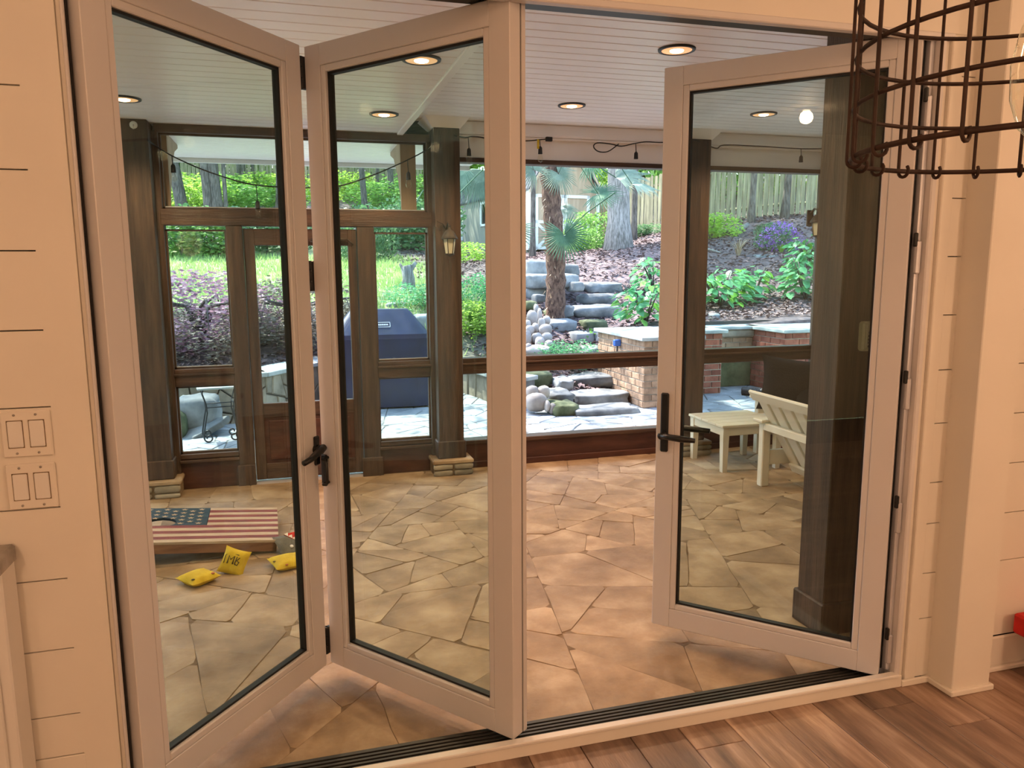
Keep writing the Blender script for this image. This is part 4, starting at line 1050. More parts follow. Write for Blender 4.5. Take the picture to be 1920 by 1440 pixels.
tree(1188, 440, 21, 12, .1, 9, 'slim grey trunk beside the massive flared one, before the fence', 'crown_mid', cr=2.6)
tree(998, 485, 20, 11, .1, 9, 'slim mottled trunk by the shed, next to the palm', 'crown_mid', cr=2.6)
tree(1408, 415, 19.3, 12, .25, 9, 'dark grey trunk leaning before the sunlit fence', 'crown_mid', cr=2.6, ch=8)
tree(1470, 412, 19.3, 14, .45, 9, 'pale brown trunk before the sunlit fence', 'crown_bright', cr=2.8, ch=8)
# tall trees of the neighbourhood that close the view above and behind the fences
TREE_PLACE = ('far out past the thick dark post', 'above the leaning trunk', 'above the thick pair of trunks', 'behind the screen door', 'behind the shed roof', 'over the palm', 'behind the massive flared trunk', 'at the pilaster end of the fence', 'at the cabinet end of the woodland', 'just past the shed gable', 'over the sunlit pickets', 'low behind the leaning trunk', 'low behind the slim far trunks', 'low behind the forked trunk', 'low behind the lantern post')
k_ = 0
for x, y, cr, cz, key in ((-16, 44, 5.5, 9, 'crown_bright'), (-10, 46, 6, 9, 'crown_mid'), (-4, 47, 6, 9.5, 'crown_bright'), (2, 48, 6, 9.5, 'crown_mid'), (8, 46, 6, 9, 'crown_bright'), (13, 42, 6, 8, 'crown_bright'),
                          (17, 36, 6, 8, 'crown_mid'), (20, 28, 5, 7, 'crown_bright'), (-20, 36, 5.5, 9, 'crown_mid'), (11, 32, 4, 6.5, 'crown_bright'), (15, 27, 4, 6, 'crown_mid'), (-12, 40, 4, 7.5, 'crown_bright'), (-6, 41, 4, 7, 'crown_mid'), (0, 42, 4.2, 7.5, 'crown_bright'), (5, 41, 4, 8, 'crown_bright')):
    z = gz(x, y); t = empty('tree', (x, y, z), label=['bright', 'deeper'][key == 'crown_mid'] + ' green leafy tree beyond the far fence, ' + TREE_PLACE[k_], cat='tree', group=['bright trees beyond the fence', 'green trees beyond the fence'][key == 'crown_mid'])
    obj('trunk', trunk(B(), (0, 0), (.3, 0), cz, .22, .12, k_), M['bark'], t); k_ += 1
    foliage(key, t, (0, 0, cz - z * .6), (cr, cr * .7, cr * .85)); foliage(key, t, (cr * .5, .5, 1.8), (cr * .8, cr * .5, cr * .5))
# garden trees whose crowns shade patio and slope
for x, y, zc, cr, lab in ((-6.0, 16, 8.0, 2.9, 'tall garden tree beyond the weeping maples, crown above the eave line'), (-3.65, 18.5, 9.5, 3.2, 'tall garden tree standing on the lawn behind the thick dark post'),
                      (-5.5, 11.5, 7.5, 2.6, 'garden tree above the low rubble wall, closest to the porch corner'), (10.7, 13.0, 7.5, 2.6, 'garden tree on the bank behind the massive dark post')):
    t = empty('tree', (x, y, gz(x, y)), label=lab, cat='tree', group='shade trees of the garden')
    obj('trunk', trunk(B(), (0, 0), (.2, 0), zc, .16, .09, x), M['bark'], t); foliage('crown_dapple', t, (0, 0, zc), (cr, cr, cr * .6)); foliage('crown_dapple', t, (1.2, .6, zc + 1), (cr * .8, cr * .8, cr * .5))
t = empty('tree', (3.53, 12.5, gz(3.53, 12.5)), label='added slender shade tree, unseen behind the meeting stile of the middle door leaf', cat='tree', group='shade trees of the garden')  # tree added out of view so its crown lobes dapple the patio
obj('trunk', trunk(B(), (0, 0), (-.3, 0), 6.5, .10, .05, 3), M['bark'], t)
obj('limb', B().tube([(-.2, 0, 4.2), (-1.4, -.6, 5.2), (-3.2, -1.2, 5.8)], [.05, .04, .02], 8), M['bark'], t)
for c_ in ((-3.8, -1.5, 5.7), (-2.2, -2.2, 6.0), (-3.0, .3, 6.3), (-.6, -1.6, 6.2), (0, .2, 6.8)): foliage('crown_dapple', t, c_, (1.6, 1.6, .9))

# ---- bushes of the far woodland floor
for i, (u, v, y, wd, hh, key, lab) in enumerate((
        (320, 372, 35.5, 3.2, 1.08, 'bush_bright', 'bright understorey bush behind the leaning trunk'), (365, 372, 32.6, 3.4, 1.22, 'bush_bright', 'sunlit understorey bush between leaning trunk and thick pair'),
        (440, 378, 35.5, 3.4, 1.08, 'bush_mid', 'green understorey bush under the transom bulb'), (480, 380, 32.6, 3.6, 1.01, 'bush_mid', 'wide green understorey bush towards the screen door'), (520, 378, 35.5, 3.4, 1.15, 'bush_bright', 'light green understorey bush at the end of the transom'),
        (340, 455, 22, 2.4, 1.0, 'bush_mid', 'low green bush at the top of the lawn by the thick post'), (395, 450, 22.5, 2.8, 1.2, 'bush_dark', 'dark green bush at the top of the lawn'), (500, 455, 23, 2.6, 1.0, 'bush_dark', 'dark low bush seen through the screen door pane'),
        (655, 372, 35.5, 2.6, 1.15, 'bush_bright', 'bright bush left of the straight trunk beyond the middle leaf'), (715, 380, 32.6, 3.0, 1.08, 'bush_mid', 'green bush between the woodland trunks'), (770, 372, 35.5, 3.0, 1.15, 'bush_mid', 'green bush near the knee brace'),
        (735, 440, 24, 3.2, 1.2, 'bush_dark', 'dark shrub at the lawn top behind the grill'), (785, 425, 24.5, 2.6, 1.5, 'bush_dark', 'dark shrub beside the lantern post'), (690, 430, 21, 1.6, 1.3, 'bush_dark', 'glossy dark shrub at the edge of the screen door'),
        (1110, 400, 22, 1.8, 1.0, 'bush_mid', 'green bush in front of the fence by the shed corner'), (1090, 452, 20, 1.2, .6, 'bush_mid', 'small low bush at the foot of the shed corner'), (1335, 402, 17.5, 1.55, .62, 'bush_bright', 'bright yellow green bush below the sunlit fence'), (1210, 428, 22, 1.2, .35, 'bush_dark', 'low ivy patch under the fence'), (1450, 428, 17, .9, .25, 'bush_dark', 'low green sprout patch on the mulch'))):
    p = aty(u, v, y); z = gz(p.x, y); t = empty('bush', (p.x, y, z), label=lab, cat='bush')
    for k in range(2): foliage(key, t, ((k - .5) * wd * .35, random.uniform(-.2, .2), hh * .5), (wd * .42, wd * .34, hh * .6))
    obj('stem', B().tube([(0, 0, -.1), (.03, 0, hh * .5), (.1, 0, hh * .8)], [.03, .022, .01], 6).tube([(0, 0, 0), (-.2, .1, hh * .6)], [.02, .01], 6), M['bark'], t)

# Japanese maple mound behind the boulders
for (u, v, y, w, h, key, lab) in ((378, 640, 10.1, 1.9, .95, 'bush_maple', 'purple weeping maple mound behind the boulders'), (560, 640, 10.3, 1.7, .85, 'bush_maple_green', 'dull bronze weeping maple seen through the screen door pane')):
    p = aty(u, v, y); z = gz(p.x, y); t = empty('weeping_maple', (p.x, y, z - .05), label=lab, cat='maple')
    foliage(key, t, (0, 0, h * .52), (w * .55, w * .5, h * .56)); foliage('bush_maple_green', t, (.1, -.25, h * .28), (w * .52, w * .4, h * .34))
    b = B()
    for k in range(9):
        a = k * .7; b.tube([(0, 0, 0), (.15 * math.cos(a), .15 * math.sin(a), h * .6), (.45 * w * math.cos(a), .42 * w * math.sin(a), h * .72), (.52 * w * math.cos(a), .5 * w * math.sin(a), h * .35)], [.035, .022, .012, .004], 6)
    obj('branches', b, M['bark'], t)

# ---- stones
def stone(name, u0, u1, v0, v1, y, depth, label, m='boulder', e=.42, seed=0, cat='boulder', group=None, amp=.12, rot=0.0, zoff=0.0, flat=False):
    """boulder whose near face spans the given picture box at distance y"""
    a = aty(u0, v1, y); b = aty(u1, v0, y); cx = (a.x + b.x) / 2; w = abs(b.x - a.x); zb, zt = a.z, b.z
    h = max(zt - zb, .06) + .06
    t = empty(name, (cx, y + depth / 2, zb - .06 + zoff), label=label, cat=cat, group=group)
    obj('rock', B().rock((0, 0, h / 2), (w, depth, h), e, seed or u0 * .1 + v0 * .07, amp, 22, 12, rot), M[m], t); return t
G1 = 'boulder steps up the slope'
for q in ((1083, 1205, 765, 781, 7.62, .42, 'lowest wide boulder step resting on the patio'), (1040, 1090, 757, 776, 7.72, .40, 'short mossy block beside the lowest boulder step'),
          (1079, 1188, 736, 757, 8.15, .50, 'broad rounded boulder that forms the second step'), (1030, 1080, 736, 762, 8.05, .55, 'pale boulder wedged beside the second step'),
          (1048, 1166, 704, 724, 8.75, .55, 'long flat boulder that forms the third step'), (1165, 1200, 694, 720, 8.75, .35, 'squarish grey boulder against the brick pier'), (1175, 1196, 721, 741, 8.35, .25, 'small mossy boulder under the squarish one'), (1046, 1078, 712, 728, 8.5, .3, 'small pale stone at the end of the third step'),
          (1105, 1148, 650, 664, 9.7, .4, 'flat pale step just above the screen rail'), (1080, 1121, 622, 640, 10.2, .4, 'low rough stone left half of the sixth step'), (1121, 1154, 622, 641, 10.1, .4, 'squared grey stone beside the low rough one'),
          (1029, 1085, 600, 618, 10.6, .5, 'tapering slab below the palm'), (1100, 1143, 600, 617, 10.7, .4, 'mossy wedge stone by the small plant'), (1077, 1172, 572, 592, 11.3, .55, 'long step with a rounded end below two narrower ones'),
          (1057, 1079, 573, 590, 11.2, .4, 'square block at the end of the long step'), (1025, 1058, 582, 596, 11.0, .4, 'mossy slab at the palm foot'), (1093, 1163, 551, 568, 12.0, .5, 'second step from the top, straight and flat'), (1101, 1172, 529, 546, 12.8, .6, 'topmost step under the leaf mulch')):
    stone('boulder_step', *q, cat='step stone', group=G1, e=.42, amp=.2, m='mossy' if 'mossy' in q[6] else 'boulder')
for q in ((991, 1094, 513, 537, 12.1, .8, 'big overhanging ledge stone behind the palm'), (988, 1030, 486, 514, 12.6, .8, 'sloping grey boulder on top of the ledge'), (1042, 1092, 495, 512, 12.6, .7, 'grey boulder behind the palm leaves'), (1075, 1098, 528, 541, 11.9, .4, 'small stone at the ledge end'),
          (984, 1042, 697, 726, 8.7, .5, 'mossy dark boulder behind the round river stones'), (984, 1030, 535, 558, 12.3, .6, 'dark stone in the shade under the ledge'), (985, 1010, 565, 575, 10.9, .35, 'small moss capped stone'), (1005, 1024, 552, 561, 11.4, .3, 'thin stone under the ledge'), (1045, 1058, 547, 560, 11.3, .25, 'pale upright stone next to the palm trunk')):
    stone('boulder', *q, cat='boulder', e=.42, m='mossy' if 'moss' in q[6] else 'boulder')
stone('boulder', 1428, 1484, 477, 492, 14.0, .9, 'flat pale boulder on the mulch below the purple flowers', e=.5)
stone('boulder', 1300, 1322, 592, 604, 9.7, .25, 'small round stone at the wall cap')
stone('boulder', 1338, 1352, 588, 596, 9.9, .2, 'pale pebble-like stone in the mulch behind the wall')
RS = [(988, 1013, 724, 742, 8.0), (1011, 1034, 724, 740, 8.0), (990, 1031, 738, 766, 7.85), (1024, 1034, 752, 764, 7.8), (1032, 1046, 757, 769, 7.78), (984, 992, 738, 750, 8.0),
      (990, 1011, 582, 606, 10.5), (1011, 1024, 596, 612, 10.3), (1014, 1038, 608, 622, 10.0), (985, 998, 600, 618, 10.3), (999, 1019, 624, 638, 9.8), (1018, 1038, 624, 636, 9.8), (985, 998, 620, 640, 9.8), (1006, 1024, 632, 646, 9.6), (1010, 1018, 578, 596, 10.7), (1000, 1012, 606, 618, 10.2),
      (986, 1000, 644, 656, 9.4), (1024, 1040, 638, 650, 9.5), (985, 1040, 648, 664, 9.3), (1020, 1034, 592, 602, 10.5), (987, 1004, 610, 622, 10.1), (1003, 1012, 570, 584, 10.8)]
RP = ['tiny stone at the corner of the lowest boulder step', 'small pale stone touching the mossy step block', 'narrow stone half hidden by the door stile beside the round pair', 'long grey stone at the palm side of the stream', 'upright stone leaning under the palm trunk', 'widest flat oval stone of the upper stream', 'dark squarish stone at the stile edge of the upper stream', 'pink oval stone in mid stream',
      'smaller pink stone right of the pink oval', 'big pale stone at the stile edge of mid stream', 'white stone below the pink oval', 'slim upright stone highest in the stream', 'thin grey stone between the upright and the flat oval', 'rounded stone at the stile edge just above the ground cover', 'pale stone touching the ground cover leaves', 'broad flat stone lying along the screen rail', 'small bluish stone beside the palm foot', 'flat grey stone under the dark squarish one', 'little stone close to the moss cap']
RL = ['pinkish round river stone sitting high on the pile edge', 'pale flat-topped round river stone on the bigger one', 'largest round river stone on the patio edge']
for i, q in enumerate(RS):
    stone('river_stone', *q, max(.12, (q[1] - q[0]) * q[4] / 1500 * .9), RL[i] if i < 3 else 'river stone, ' + RP[i - 3], m='river', e=.85, cat='river stone', group=None if i < 3 else 'river stones of the dry stream', amp=.08)
# left of the screen door: boulder, slab, low wall
stone('boulder', 318, 410, 744, 806, 7.88, .34, 'big grey boulder beyond the low screen opening', e=.5, amp=.16)
stone('boulder', 318, 348, 775, 828, 7.75, .5, 'dark rounded boulder at the edge of the low screen opening', m='mossy', e=.6)
sl_ = empty('stone_slab', tuple(aty(378, 812, 7.80)), label='broken flat stone slab tilted against the boulder', cat='slab')
obj('slab', B().prism([(-.25, -.06), (-.08, -.09), (.20, .02), (.28, .10), (-.02, .20), (-.22, .12)], -.03, .03, .008, Matrix.Rotation(R_(-18), 4, 'Y') @ Matrix.Rotation(R_(20), 4, 'X')), M['boulder'], sl_)

def rubble_wall(name, label, pts, z0, z1, th, stonesz=.24, cap=True, m='wallstone'):
    """dry stone wall along pts: every facing stone its own part"""
    t = struct(name, label) if False else empty(name, (pts[0][0], pts[0][1], z0), label=label, cat='wall'); o = Vector((pts[0][0], pts[0][1], z0))
    for (x0, y0), (x1, y1) in zip(pts, pts[1:]):
        L = math.hypot(x1 - x0, y1 - y0); d = Vector(((x1 - x0) / L, (y1 - y0) / L, 0)); n = Vector((d.y, -d.x, 0)); H = z1 - z0
        mw = Matrix(((d.x, n.x * -1, 0, x0 - o.x), (d.y, -n.y, 0, y0 - o.y), (0, 0, 1, 0), (0, 0, 0, 1)))
        obj('core', B().box(0, L, .03, th, 0, H - .04, mw), M['patio_mortar'], t)
        for poly in split_cells((0, L, 0, H - .05), lambda x, y: stonesz ** 2 * .8, .006, .35):
            # polygon in the wall plane, extruded outwards
            mm = mw @ Matrix(((1, 0, 0, 0), (0, 0, -1, .032), (0, 1, 0, 0), (0, 0, 0, 1)))
            obj('stone', B().prism(poly, 0, random.uniform(.03, .055), .012, mm), M[m], t)
        if cap:
            k = max(1, int(L / .7))
            for i in range(k): obj('cap_stone', B().box(L * i / k - .02 + .004, L * (i + 1) / k + .02 - .004, -.06, th + .05, H - .05, H, mw, bev=.008), M['cap_stone'], t)
    return t
rubble_wall('retaining_wall', 'low rubble stone retaining wall with flat cap behind the screen door', [(-1.3, 8.22), (-.3, 8.46), (.2, 9.15), (.6, 9.95), (1.3, 10.12), (1.95, 10.15)], -.14, .42, .30)
rubble_wall('retaining_wall', 'low stone retaining wall with flat cap between grill and boulder steps', [(2.02, 9.98), (2.20, 9.0), (2.28, 8.52), (2.46, 8.25)], -.14, .26, .25, .34)
stone('boulder', 863, 890, 658, 672, 10.4, .4, 'flat ledge stone in the planting beside the lantern post')
stone('boulder', 884, 906, 668, 682, 9.9, .4, 'grey wedge stone below the day lilies')
stone('boulder', 880, 925, 610, 626, 11.2, .3, 'half hidden stone edging the lawn')
stone('boulder', 725, 790, 566, 584, 11.5, .6, 'long flat stone behind the grill cover')
stone('boulder', 780, 812, 590, 612, 10.6, .4, 'grey stone near the shoulder of the grill cover')

# ---- brick piers and back wall
def bricks(t, x0, x1, y0, y1, z0, z1, m, left=True, front=True):
    """courses of single bricks on the front (y0) and left (x0) faces"""
    H = .0775; n = int(round((z1 - z0) / H)); H = (z1 - z0) / n; bl = .205
    bx('mortar_core', x0 + .012, x1, y0 + .012, y1, z0, z1, M['brick_mortar'], t)
    for r in range(n):
        za, zb = z0 + r * H + .005, z0 + (r + 1) * H - .005
        if front:
            x = x0 - (bl / 2 if r % 2 else 0)
            while x < x1 - .01:
                a, b = max(x, x0) + .004, min(x + bl, x1) - .006
                if b - a > .02: bx('brick', a, b, y0 + random.uniform(-.003, .003), y0 + .03, za, zb, M[m], t, bev=.003)
                x += bl
        if left:
            y = y0 + .012 - (0 if r % 2 else bl / 2)
            while y < y1 - .01:
                a, b = max(y, y0 + .010) + .004, min(y + bl, y1) - .006
                if b - a > .02: bx('brick', x0 + random.uniform(-.003, .003), x0 + .03, a, b, za, zb, M[m], t, bev=.003)
                y += bl
        
def pier(label, x0, x1, y0, y1, z1, m='brick', cap=(.05, .05)):
    t = empty('brick_pier', (0, 0, 0), label=label, cat='brick pier')
    bricks(t, x0, x1, y0, y1, PZ, z1 - .045, m)
    bx('cap_slab', x0 - cap[0], x1 + cap[0], y0 - cap[1], y1 + .03, z1 - .045, z1, M['cap_stone'], t, bev=.008)
    return t
pier('brick pier with pale stone cap beside the boulder steps', 3.80, 4.50, 7.88, 9.25, .715, 'tan_brick')
pier('red brick pier with stone cap behind the low table', 4.55, 5.20, 8.55, 9.25, .71)
pier('red brick pier with stone cap partly behind the white chair', 5.92, 7.2, 8.28, 9.15, .71)
bw = empty('brick_wall', (0, 0, 0), label='recessed wall of rubble brick over a slab coloured dark for shade between two piers', cat='wall')
bricks(bw, 5.20, 5.92, 8.98, 9.2, .36, .56, 'tan_brick', left=False)
bx('shade_toned_slab', 5.20, 5.92, 9.0, 9.2, PZ, .355, M['mossy'], bw, bev=.01)  # mossy dark colour stands in for the shade in the recess
bx('lintel_stone', 5.19, 5.93, 8.95, 9.2, .56, .665, M['wallstone'], bw, bev=.02)
bx('cap_slab', 5.10, 6.0, 8.93, 9.28, .668, .71, M['cap_stone'], bw, bev=.008)
ed = empty('edging', (0, 0, 0), label='black edging strip along the wall cap', cat='edging')
bx('strip', 4.7, 7.2, 9.30, 9.32, .66, .755, M['hose'], ed)
tg = empty('water_tap', (3.765, 8.55, .56), label='small blue tap handle by the brick pier', cat='tap')
M['blue_plastic'] = mat('blue_plastic', (.25, .42, .72), rough=.5)
obj('riser', B().tube([(0, 0, -.22), (0, 0, .0), (.05, 0, .02)], .012, 8), M['aged_metal'], tg); bx('handle', -.05, .04, -.03, .02, -.01, .07, M['blue_plastic'], tg, bev=.01)
hs = empty('drain_hose', (0, 0, 0), label='black corrugated drain hose lying on the patio', cat='hose')
h0 = atz(1392, 733, PZ + .05); h1 = atz(1470, 740, PZ + .05)
hb = B(); P0, P1 = Vector(h0), Vector(h1); nn = 60
hb.tube([P0.lerp(P1, k / nn) for k in range(nn + 1)], [.052 if k < 14 else (.056 if k % 3 else .046) for k in range(nn + 1)], 14); obj('corrugated_pipe', hb, M['hose'], hs)
rt_ = empty('red_crate', (3.92, 5.30, PF), label='small red box on the porch floor behind the table legs', cat='box')
bx('box', -.12, .12, -.10, .10, 0, .13, M['red_tool'], rt_, bev=.006); bx('lid', -.125, .125, -.105, .105, .13, .15, M['red_tool'], rt_, bev=.004)

# ---- covered grill
gp = Vector((.985, 9.05, PZ)); gr = empty('covered_grill', gp, -.05, label='large grill under a dark blue fitted cover', cat='grill')
lv = [(-.03 + .05, .58, .33), (.42, .575, .325), (.80, .565, .315), (.85, .555, .30), (1.10, .35, .10), (1.125, .32, .08)]
vs, fs = [], []; NU = 40
def sq(t, a, b, e=.22):
    c, s_ = math.cos(t), math.sin(t); return (a * math.copysign(abs(c) ** e, c), b * math.copysign(abs(s_) ** e, s_))
for i, (z, a, b) in enumerate(lv):
    for k in range(NU):
        t = 2 * math.pi * k / NU; x, y = sq(t, a, b); w = .02 * mnoise.noise(Vector((x * 4, y * 4, z * 3))) + (.012 * math.sin(k * 1.7) if i < 2 else 0); vs.append((x * (1 + w), y * (1 + w), z))
fs = [(i * NU + k, i * NU + (k + 1) % NU, (i + 1) * NU + (k + 1) % NU, (i + 1) * NU + k) for i in range(len(lv) - 1) for k in range(NU)] + [tuple((len(lv) - 1) * NU + k for k in range(NU))]
obj('cover', B().add(vs, fs, False), M['cover'], gr)
sm = math.atan2(.225, .10)
mL = Matrix.Translation((.01, -.218, .957)) @ Matrix.Rotation(math.atan2(.25, .20), 4, 'X') @ Matrix.Scale(.85, 4)
lg = B(); 
for q in ((-.11, .11, .034, .040), (-.11, .11, -.040, -.034), (-.11, -.104, -.04, .04), (.104, .11, -.04, .04)): lg.box(q[0], q[1], q[2], q[3], 0, .004, mL)
obj('label_outline', lg, M['print_white'], gr)
lg = B(); 
for k in range(9): lg.box(-.085 + k * .019, -.085 + k * .019 + .012, -.012, .012, 0, .004, mL)
obj('label_print', lg, M['print_white'], gr)
for sx in (-1, 1):
    for sy in (-1, 1): obj('caster', B().lathe([(.03, 0), (.03, .03)], (sx * .48, sy * .24, .03), 12, axis=Matrix.Rotation(R_(90), 3, 'X')), M['hose'], gr)

# ---- scrolled plant stand
ps = aty(414, 826, 7.55); sd = empty('plant_stand', (ps.x, 7.62, PZ), .15, label='wrought iron plant stand with scrolled feet and square stone top', cat='stand')
bx('top', -.19, .19, -.16, .16, .50, .518, M['cap_stone'], sd, bev=.004)
for sx in (-1, 1):
    for sy in (-1, 1):
        y = sy * .12; pts = [(sx * .14, y, .50), (sx * .15, y, .46), (sx * .12, y, .36), (sx * .115, y, .28), (sx * .14, y, .16), (sx * .155, y, .07)]
        for k in range(15):
            a = math.pi * (1.0 if sx < 0 else 0.0) + (k / 14) * 2.1 * math.pi * (1 if sx < 0 else -1) ; r = .042 * (1 - k / 22); pts.append((sx * .155 - sx * .042 + r * math.cos(a) * 1.0, y, .045 + r * math.sin(a)))
        obj('leg', B().tube(pts, .007, 8), M['black_metal'], sd)
for s in (-1, 1): obj('brace', B().tube([(-.118, s * .12, .33), (.118, s * .12, .33)], .005, 6).tube([(s * .118, -.12, .36), (s * .118, .12, .36)], .005, 6), M['black_metal'], sd)

# ---- palm
pb_ = aty(1040, 577, 11.0); pz = gz(pb_.x, 11.0); pm = empty('palm_tree', (pb_.x, 11.0, pz - .1), label='windmill palm with shaggy brown trunk beside the boulder steps', cat='palm')
pts, rs = [], []
for k in range(26):
    t = k / 25; pts.append((-.08 * t + .04 * math.sin(t * 5), 0, 2.9 * t)); rs.append((.15 - .02 * t) * (1 + .10 * math.sin(k * 2.4)) + (.03 if k == 0 else 0))
obj('trunk', B().tube(pts, rs, 16), M['palm_trunk'], pm)
fb_ = B()
for k in range(150):
    z = random.uniform(.1, 2.85); a = random.uniform(0, 6.3); r = .13; p = Vector((-.08 * z / 2.9 + r * math.cos(a), r * math.sin(a), z)); d = Vector((math.cos(a) * .6, math.sin(a) * .6, random.choice((-1, 1)) * random.uniform(.2, .9))) * random.uniform(.06, .16)
    w = Vector((-math.sin(a), math.cos(a), 0)) * .008; fb_.add([p - w, p + w, p + d], [(0, 1, 2)])
tag(obj('trunk_fibre', fb_, M['dead_leaf'], pm), kind='stuff')
def fan_mesh(name, R=.44, n=40, spread=150, seed=0, droop=.12, m='palm_leaf'):
    rnd = random.Random(seed); b = B()
    for k in range(n):
        a = R_(-spread + 2 * spread * k / (n - 1)); L = R * (1 - .18 * abs(a) / R_(spread)) * rnd.uniform(.88, 1.05); d = Vector((math.cos(a), math.sin(a), 0)); w = Vector((-d.y, d.x, 0)) * (R * .024)
        q = []
        for t, ww, zz in ((.04, .3, 0), (.35, 1, .02), (.7, .8, -.02 - droop * .3), (1.0, .04, -droop * rnd.uniform(.4, 1.6))):
            c = d * L * t + Vector((0, 0, zz * R)); q += [c - w * ww, c + Vector((0, 0, .018 * R * ww)), c + w * ww]
        b.add(q, [(3 * i + j, 3 * i + j + 1, 3 * i + j + 4, 3 * i + j + 3) for i in range(3) for j in range(2)])
    me = b.mesh(name); me.materials.append(M[m]); return me
FAN = [fan_mesh('fan', m='palm_leaf', seed=1), fan_mesh('fan_blue', m='palm_blue', seed=2, droop=.3), fan_mesh('fan_long', R=.5, m='palm_blue', seed=3, spread=75, droop=.2)]
crown_c = Vector((pb_.x - .08, 11.0, pz + 2.75))
def frond(u, v, y, fan, scale, axis_px, tilt, start=None):
    """a fan whose hub sits at the given place; axis_px = picture direction of its middle leaflet; tilt = how far it faces the viewer"""
    hub = aty(u, v, y); rt = RC @ Vector((1, 0, 0)); up = RC @ Vector((0, 1, 0)); bk = RC @ Vector((0, 0, 1))
    dx = (rt * axis_px[0] - up * axis_px[1]).normalized(); nz = (bk * math.cos(tilt) + up * math.sin(tilt)); nz = (nz - dx * nz.dot(dx)).normalized(); dy = nz.cross(dx)
    o = bpy.data.objects.new('frond', FAN[fan]); COL.objects.link(o); o.parent = pm; org = pm.location
    o.matrix_local = Matrix.Translation(hub - org) @ Matrix((dx, dy, nz)).transposed().to_4x4() @ Matrix.Scale(scale, 4)
    s = Vector(start) if start else crown_c; mid = (s + hub) / 2 + Vector((0, -.05, .18))
    st_ = obj('stalk', B().tube([s - hub, mid - hub, Vector((0, 0, 0))], [.010, .008, .006], 6), M['palm_leaf'] if fan != 1 else M['palm_blue'], o)
    st_.matrix_local = o.matrix_local.to_3x3().inverted().to_4x4()
frond(1058, 440, 10.5, 0, 1.0, (.35, 1), .15)
frond(1122, 364, 10.7, 0, .95, (1, -.15), .7)
frond(1047, 325, 10.8, 1, .8, (.7, .8), .3)
frond(1155, 333, 10.9, 2, 1.1, (1, -.25), .9)
frond(1062, 392, 11.1, 1, .55, (.9, .2), .6)
frond(1000, 318, 10.7, 1, .8, (-.6, -.6), .5)
frond(1185, 345, 10.4, 2, .9, (1, .1), 1.1)
frond(905, 318, 10.7, 2, 1.2, (-.4, 1), .9)
frond(868, 310, 10.9, 2, 1.0, (-.6, 1), .8)
frond(1105, 305, 11.2, 0, 1.0, (.8, -.4), .6)
frond(960, 430, 10.4, 0, .9, (-.6, .7), .4)

# ---- broad-leaved plants: every large leaf a part
def leaf_mesh(name, m, heart=True):
    b = B(); L, Wd = 1.0, .78
    out = [(0, 0), (.18, .34), (.45, .39), (.75, .24), (1.0, 0)]
    vs = []
    for x, w in out: vs += [(x * L, -w * Wd * 1.0, .10 * w + -.10 * x * x), (x * L, 0, -.10 * x * x), (x * L, w * Wd, .10 * w - .10 * x * x)]
    b.add(vs, [(3 * i + j, 3 * i + j + 3, 3 * i + j + 4, 3 * i + j + 1) for i in range(4) for j in range(2)], True)
    me = b.mesh(name); me.materials.append(M[m]); return me
LEAF = {'hydrangea': leaf_mesh('leaf_a', 'hydrangea'), 'hydrangea_light': leaf_mesh('leaf_b', 'hydrangea_light')}
def hydrangea(u, v, y, w, h, n, size, label, key='hydrangea', name='hydrangea', light=.2, depth=.8):
    p = aty(u, v, y); z = gz(p.x, y); t = empty(name, (p.x, y, z), label=label, cat='hydrangea'); rnd = random.Random(u)
    sb = B()
    for k in range(9):
        a = rnd.uniform(0, 6.3); sb.tube([(0, 0, 0), (.2 * w * math.cos(a), .2 * w * math.sin(a) * depth, h * .5), (.4 * w * math.cos(a), .4 * w * math.sin(a) * depth, h * .85)], [.014, .010, .006], 5)
    obj('stems', sb, M['bark'], t)
    for k in range(int(n * 2.1)):
        a = rnd.uniform(0, 6.3); r = math.sqrt(rnd.random()); q = rnd.uniform(.12, 1)
        pos = Vector((.5 * w * r * math.cos(a), .5 * w * depth * r * math.sin(a), h * q * (1 - .35 * r * r)))
        o = bpy.data.objects.new('leaf', LEAF['hydrangea_light' if rnd.random() < light else key]); COL.objects.link(o); o.parent = t; o.location = pos
        s = size * 1.1 * rnd.uniform(.7, 1.25); o.scale = (s, s, s); o.rotation_euler = (rnd.uniform(-.5, .5), rnd.uniform(-.1, .7), a + rnd.uniform(-.8, .8))
    return t
hydrangea(1212, 600, 9.75, .85, .62, 85, .14, 'leafy hydrangea overhanging the brick pier beside the steps', light=.35)
hydrangea(1226, 535, 12.6, .7, .65, 45, .15, 'smaller hydrangea higher on the slope beside the door leaf', light=.2)
hydrangea(1350, 578, 11.0, 1.15, .66, 110, .15, 'wide hydrangea behind the stone capped wall', light=.15)
hydrangea(1412, 576, 11.2, .55, .62, 40, .15, 'narrow hydrangea growing against the wide one')
hydrangea(1508, 575, 10.8, .75, .78, 80, .16, 'tall hydrangea beside the massive dark post', light=.1)
hydrangea(1515, 490, 12.6, .8, .62, 60, .16, 'upper hydrangea next to the purple flowers', light=.15)
hydrangea(1105, 612, 10.35, .30, .20, 16, .09, 'small light green plant between two step stones', light=.9)
def low_plant(name, cat, u, v, y, w, h, key, label, n=1, blades=False):
    p = aty(u, v, y); z = gz(p.x, y); t = empty(name, (p.x, y, z), label=label, cat=cat)
    for k in range(n): foliage(key, t, ((k - (n - 1) / 2) * w / max(n, 1) * .8, 0, h * .45), (w * .5, w * .4, h * .6))
    obj('stem', B().tube([(0, 0, -.05), (0, 0, h * .6)], [.01, .005], 5), M['bark'], t); return t
low_plant('ground_cover', 'plant', 1058, 652, 9.35, .75, .34, 'bush_ground', 'feathery green ground cover spilling over the step stones', 2)
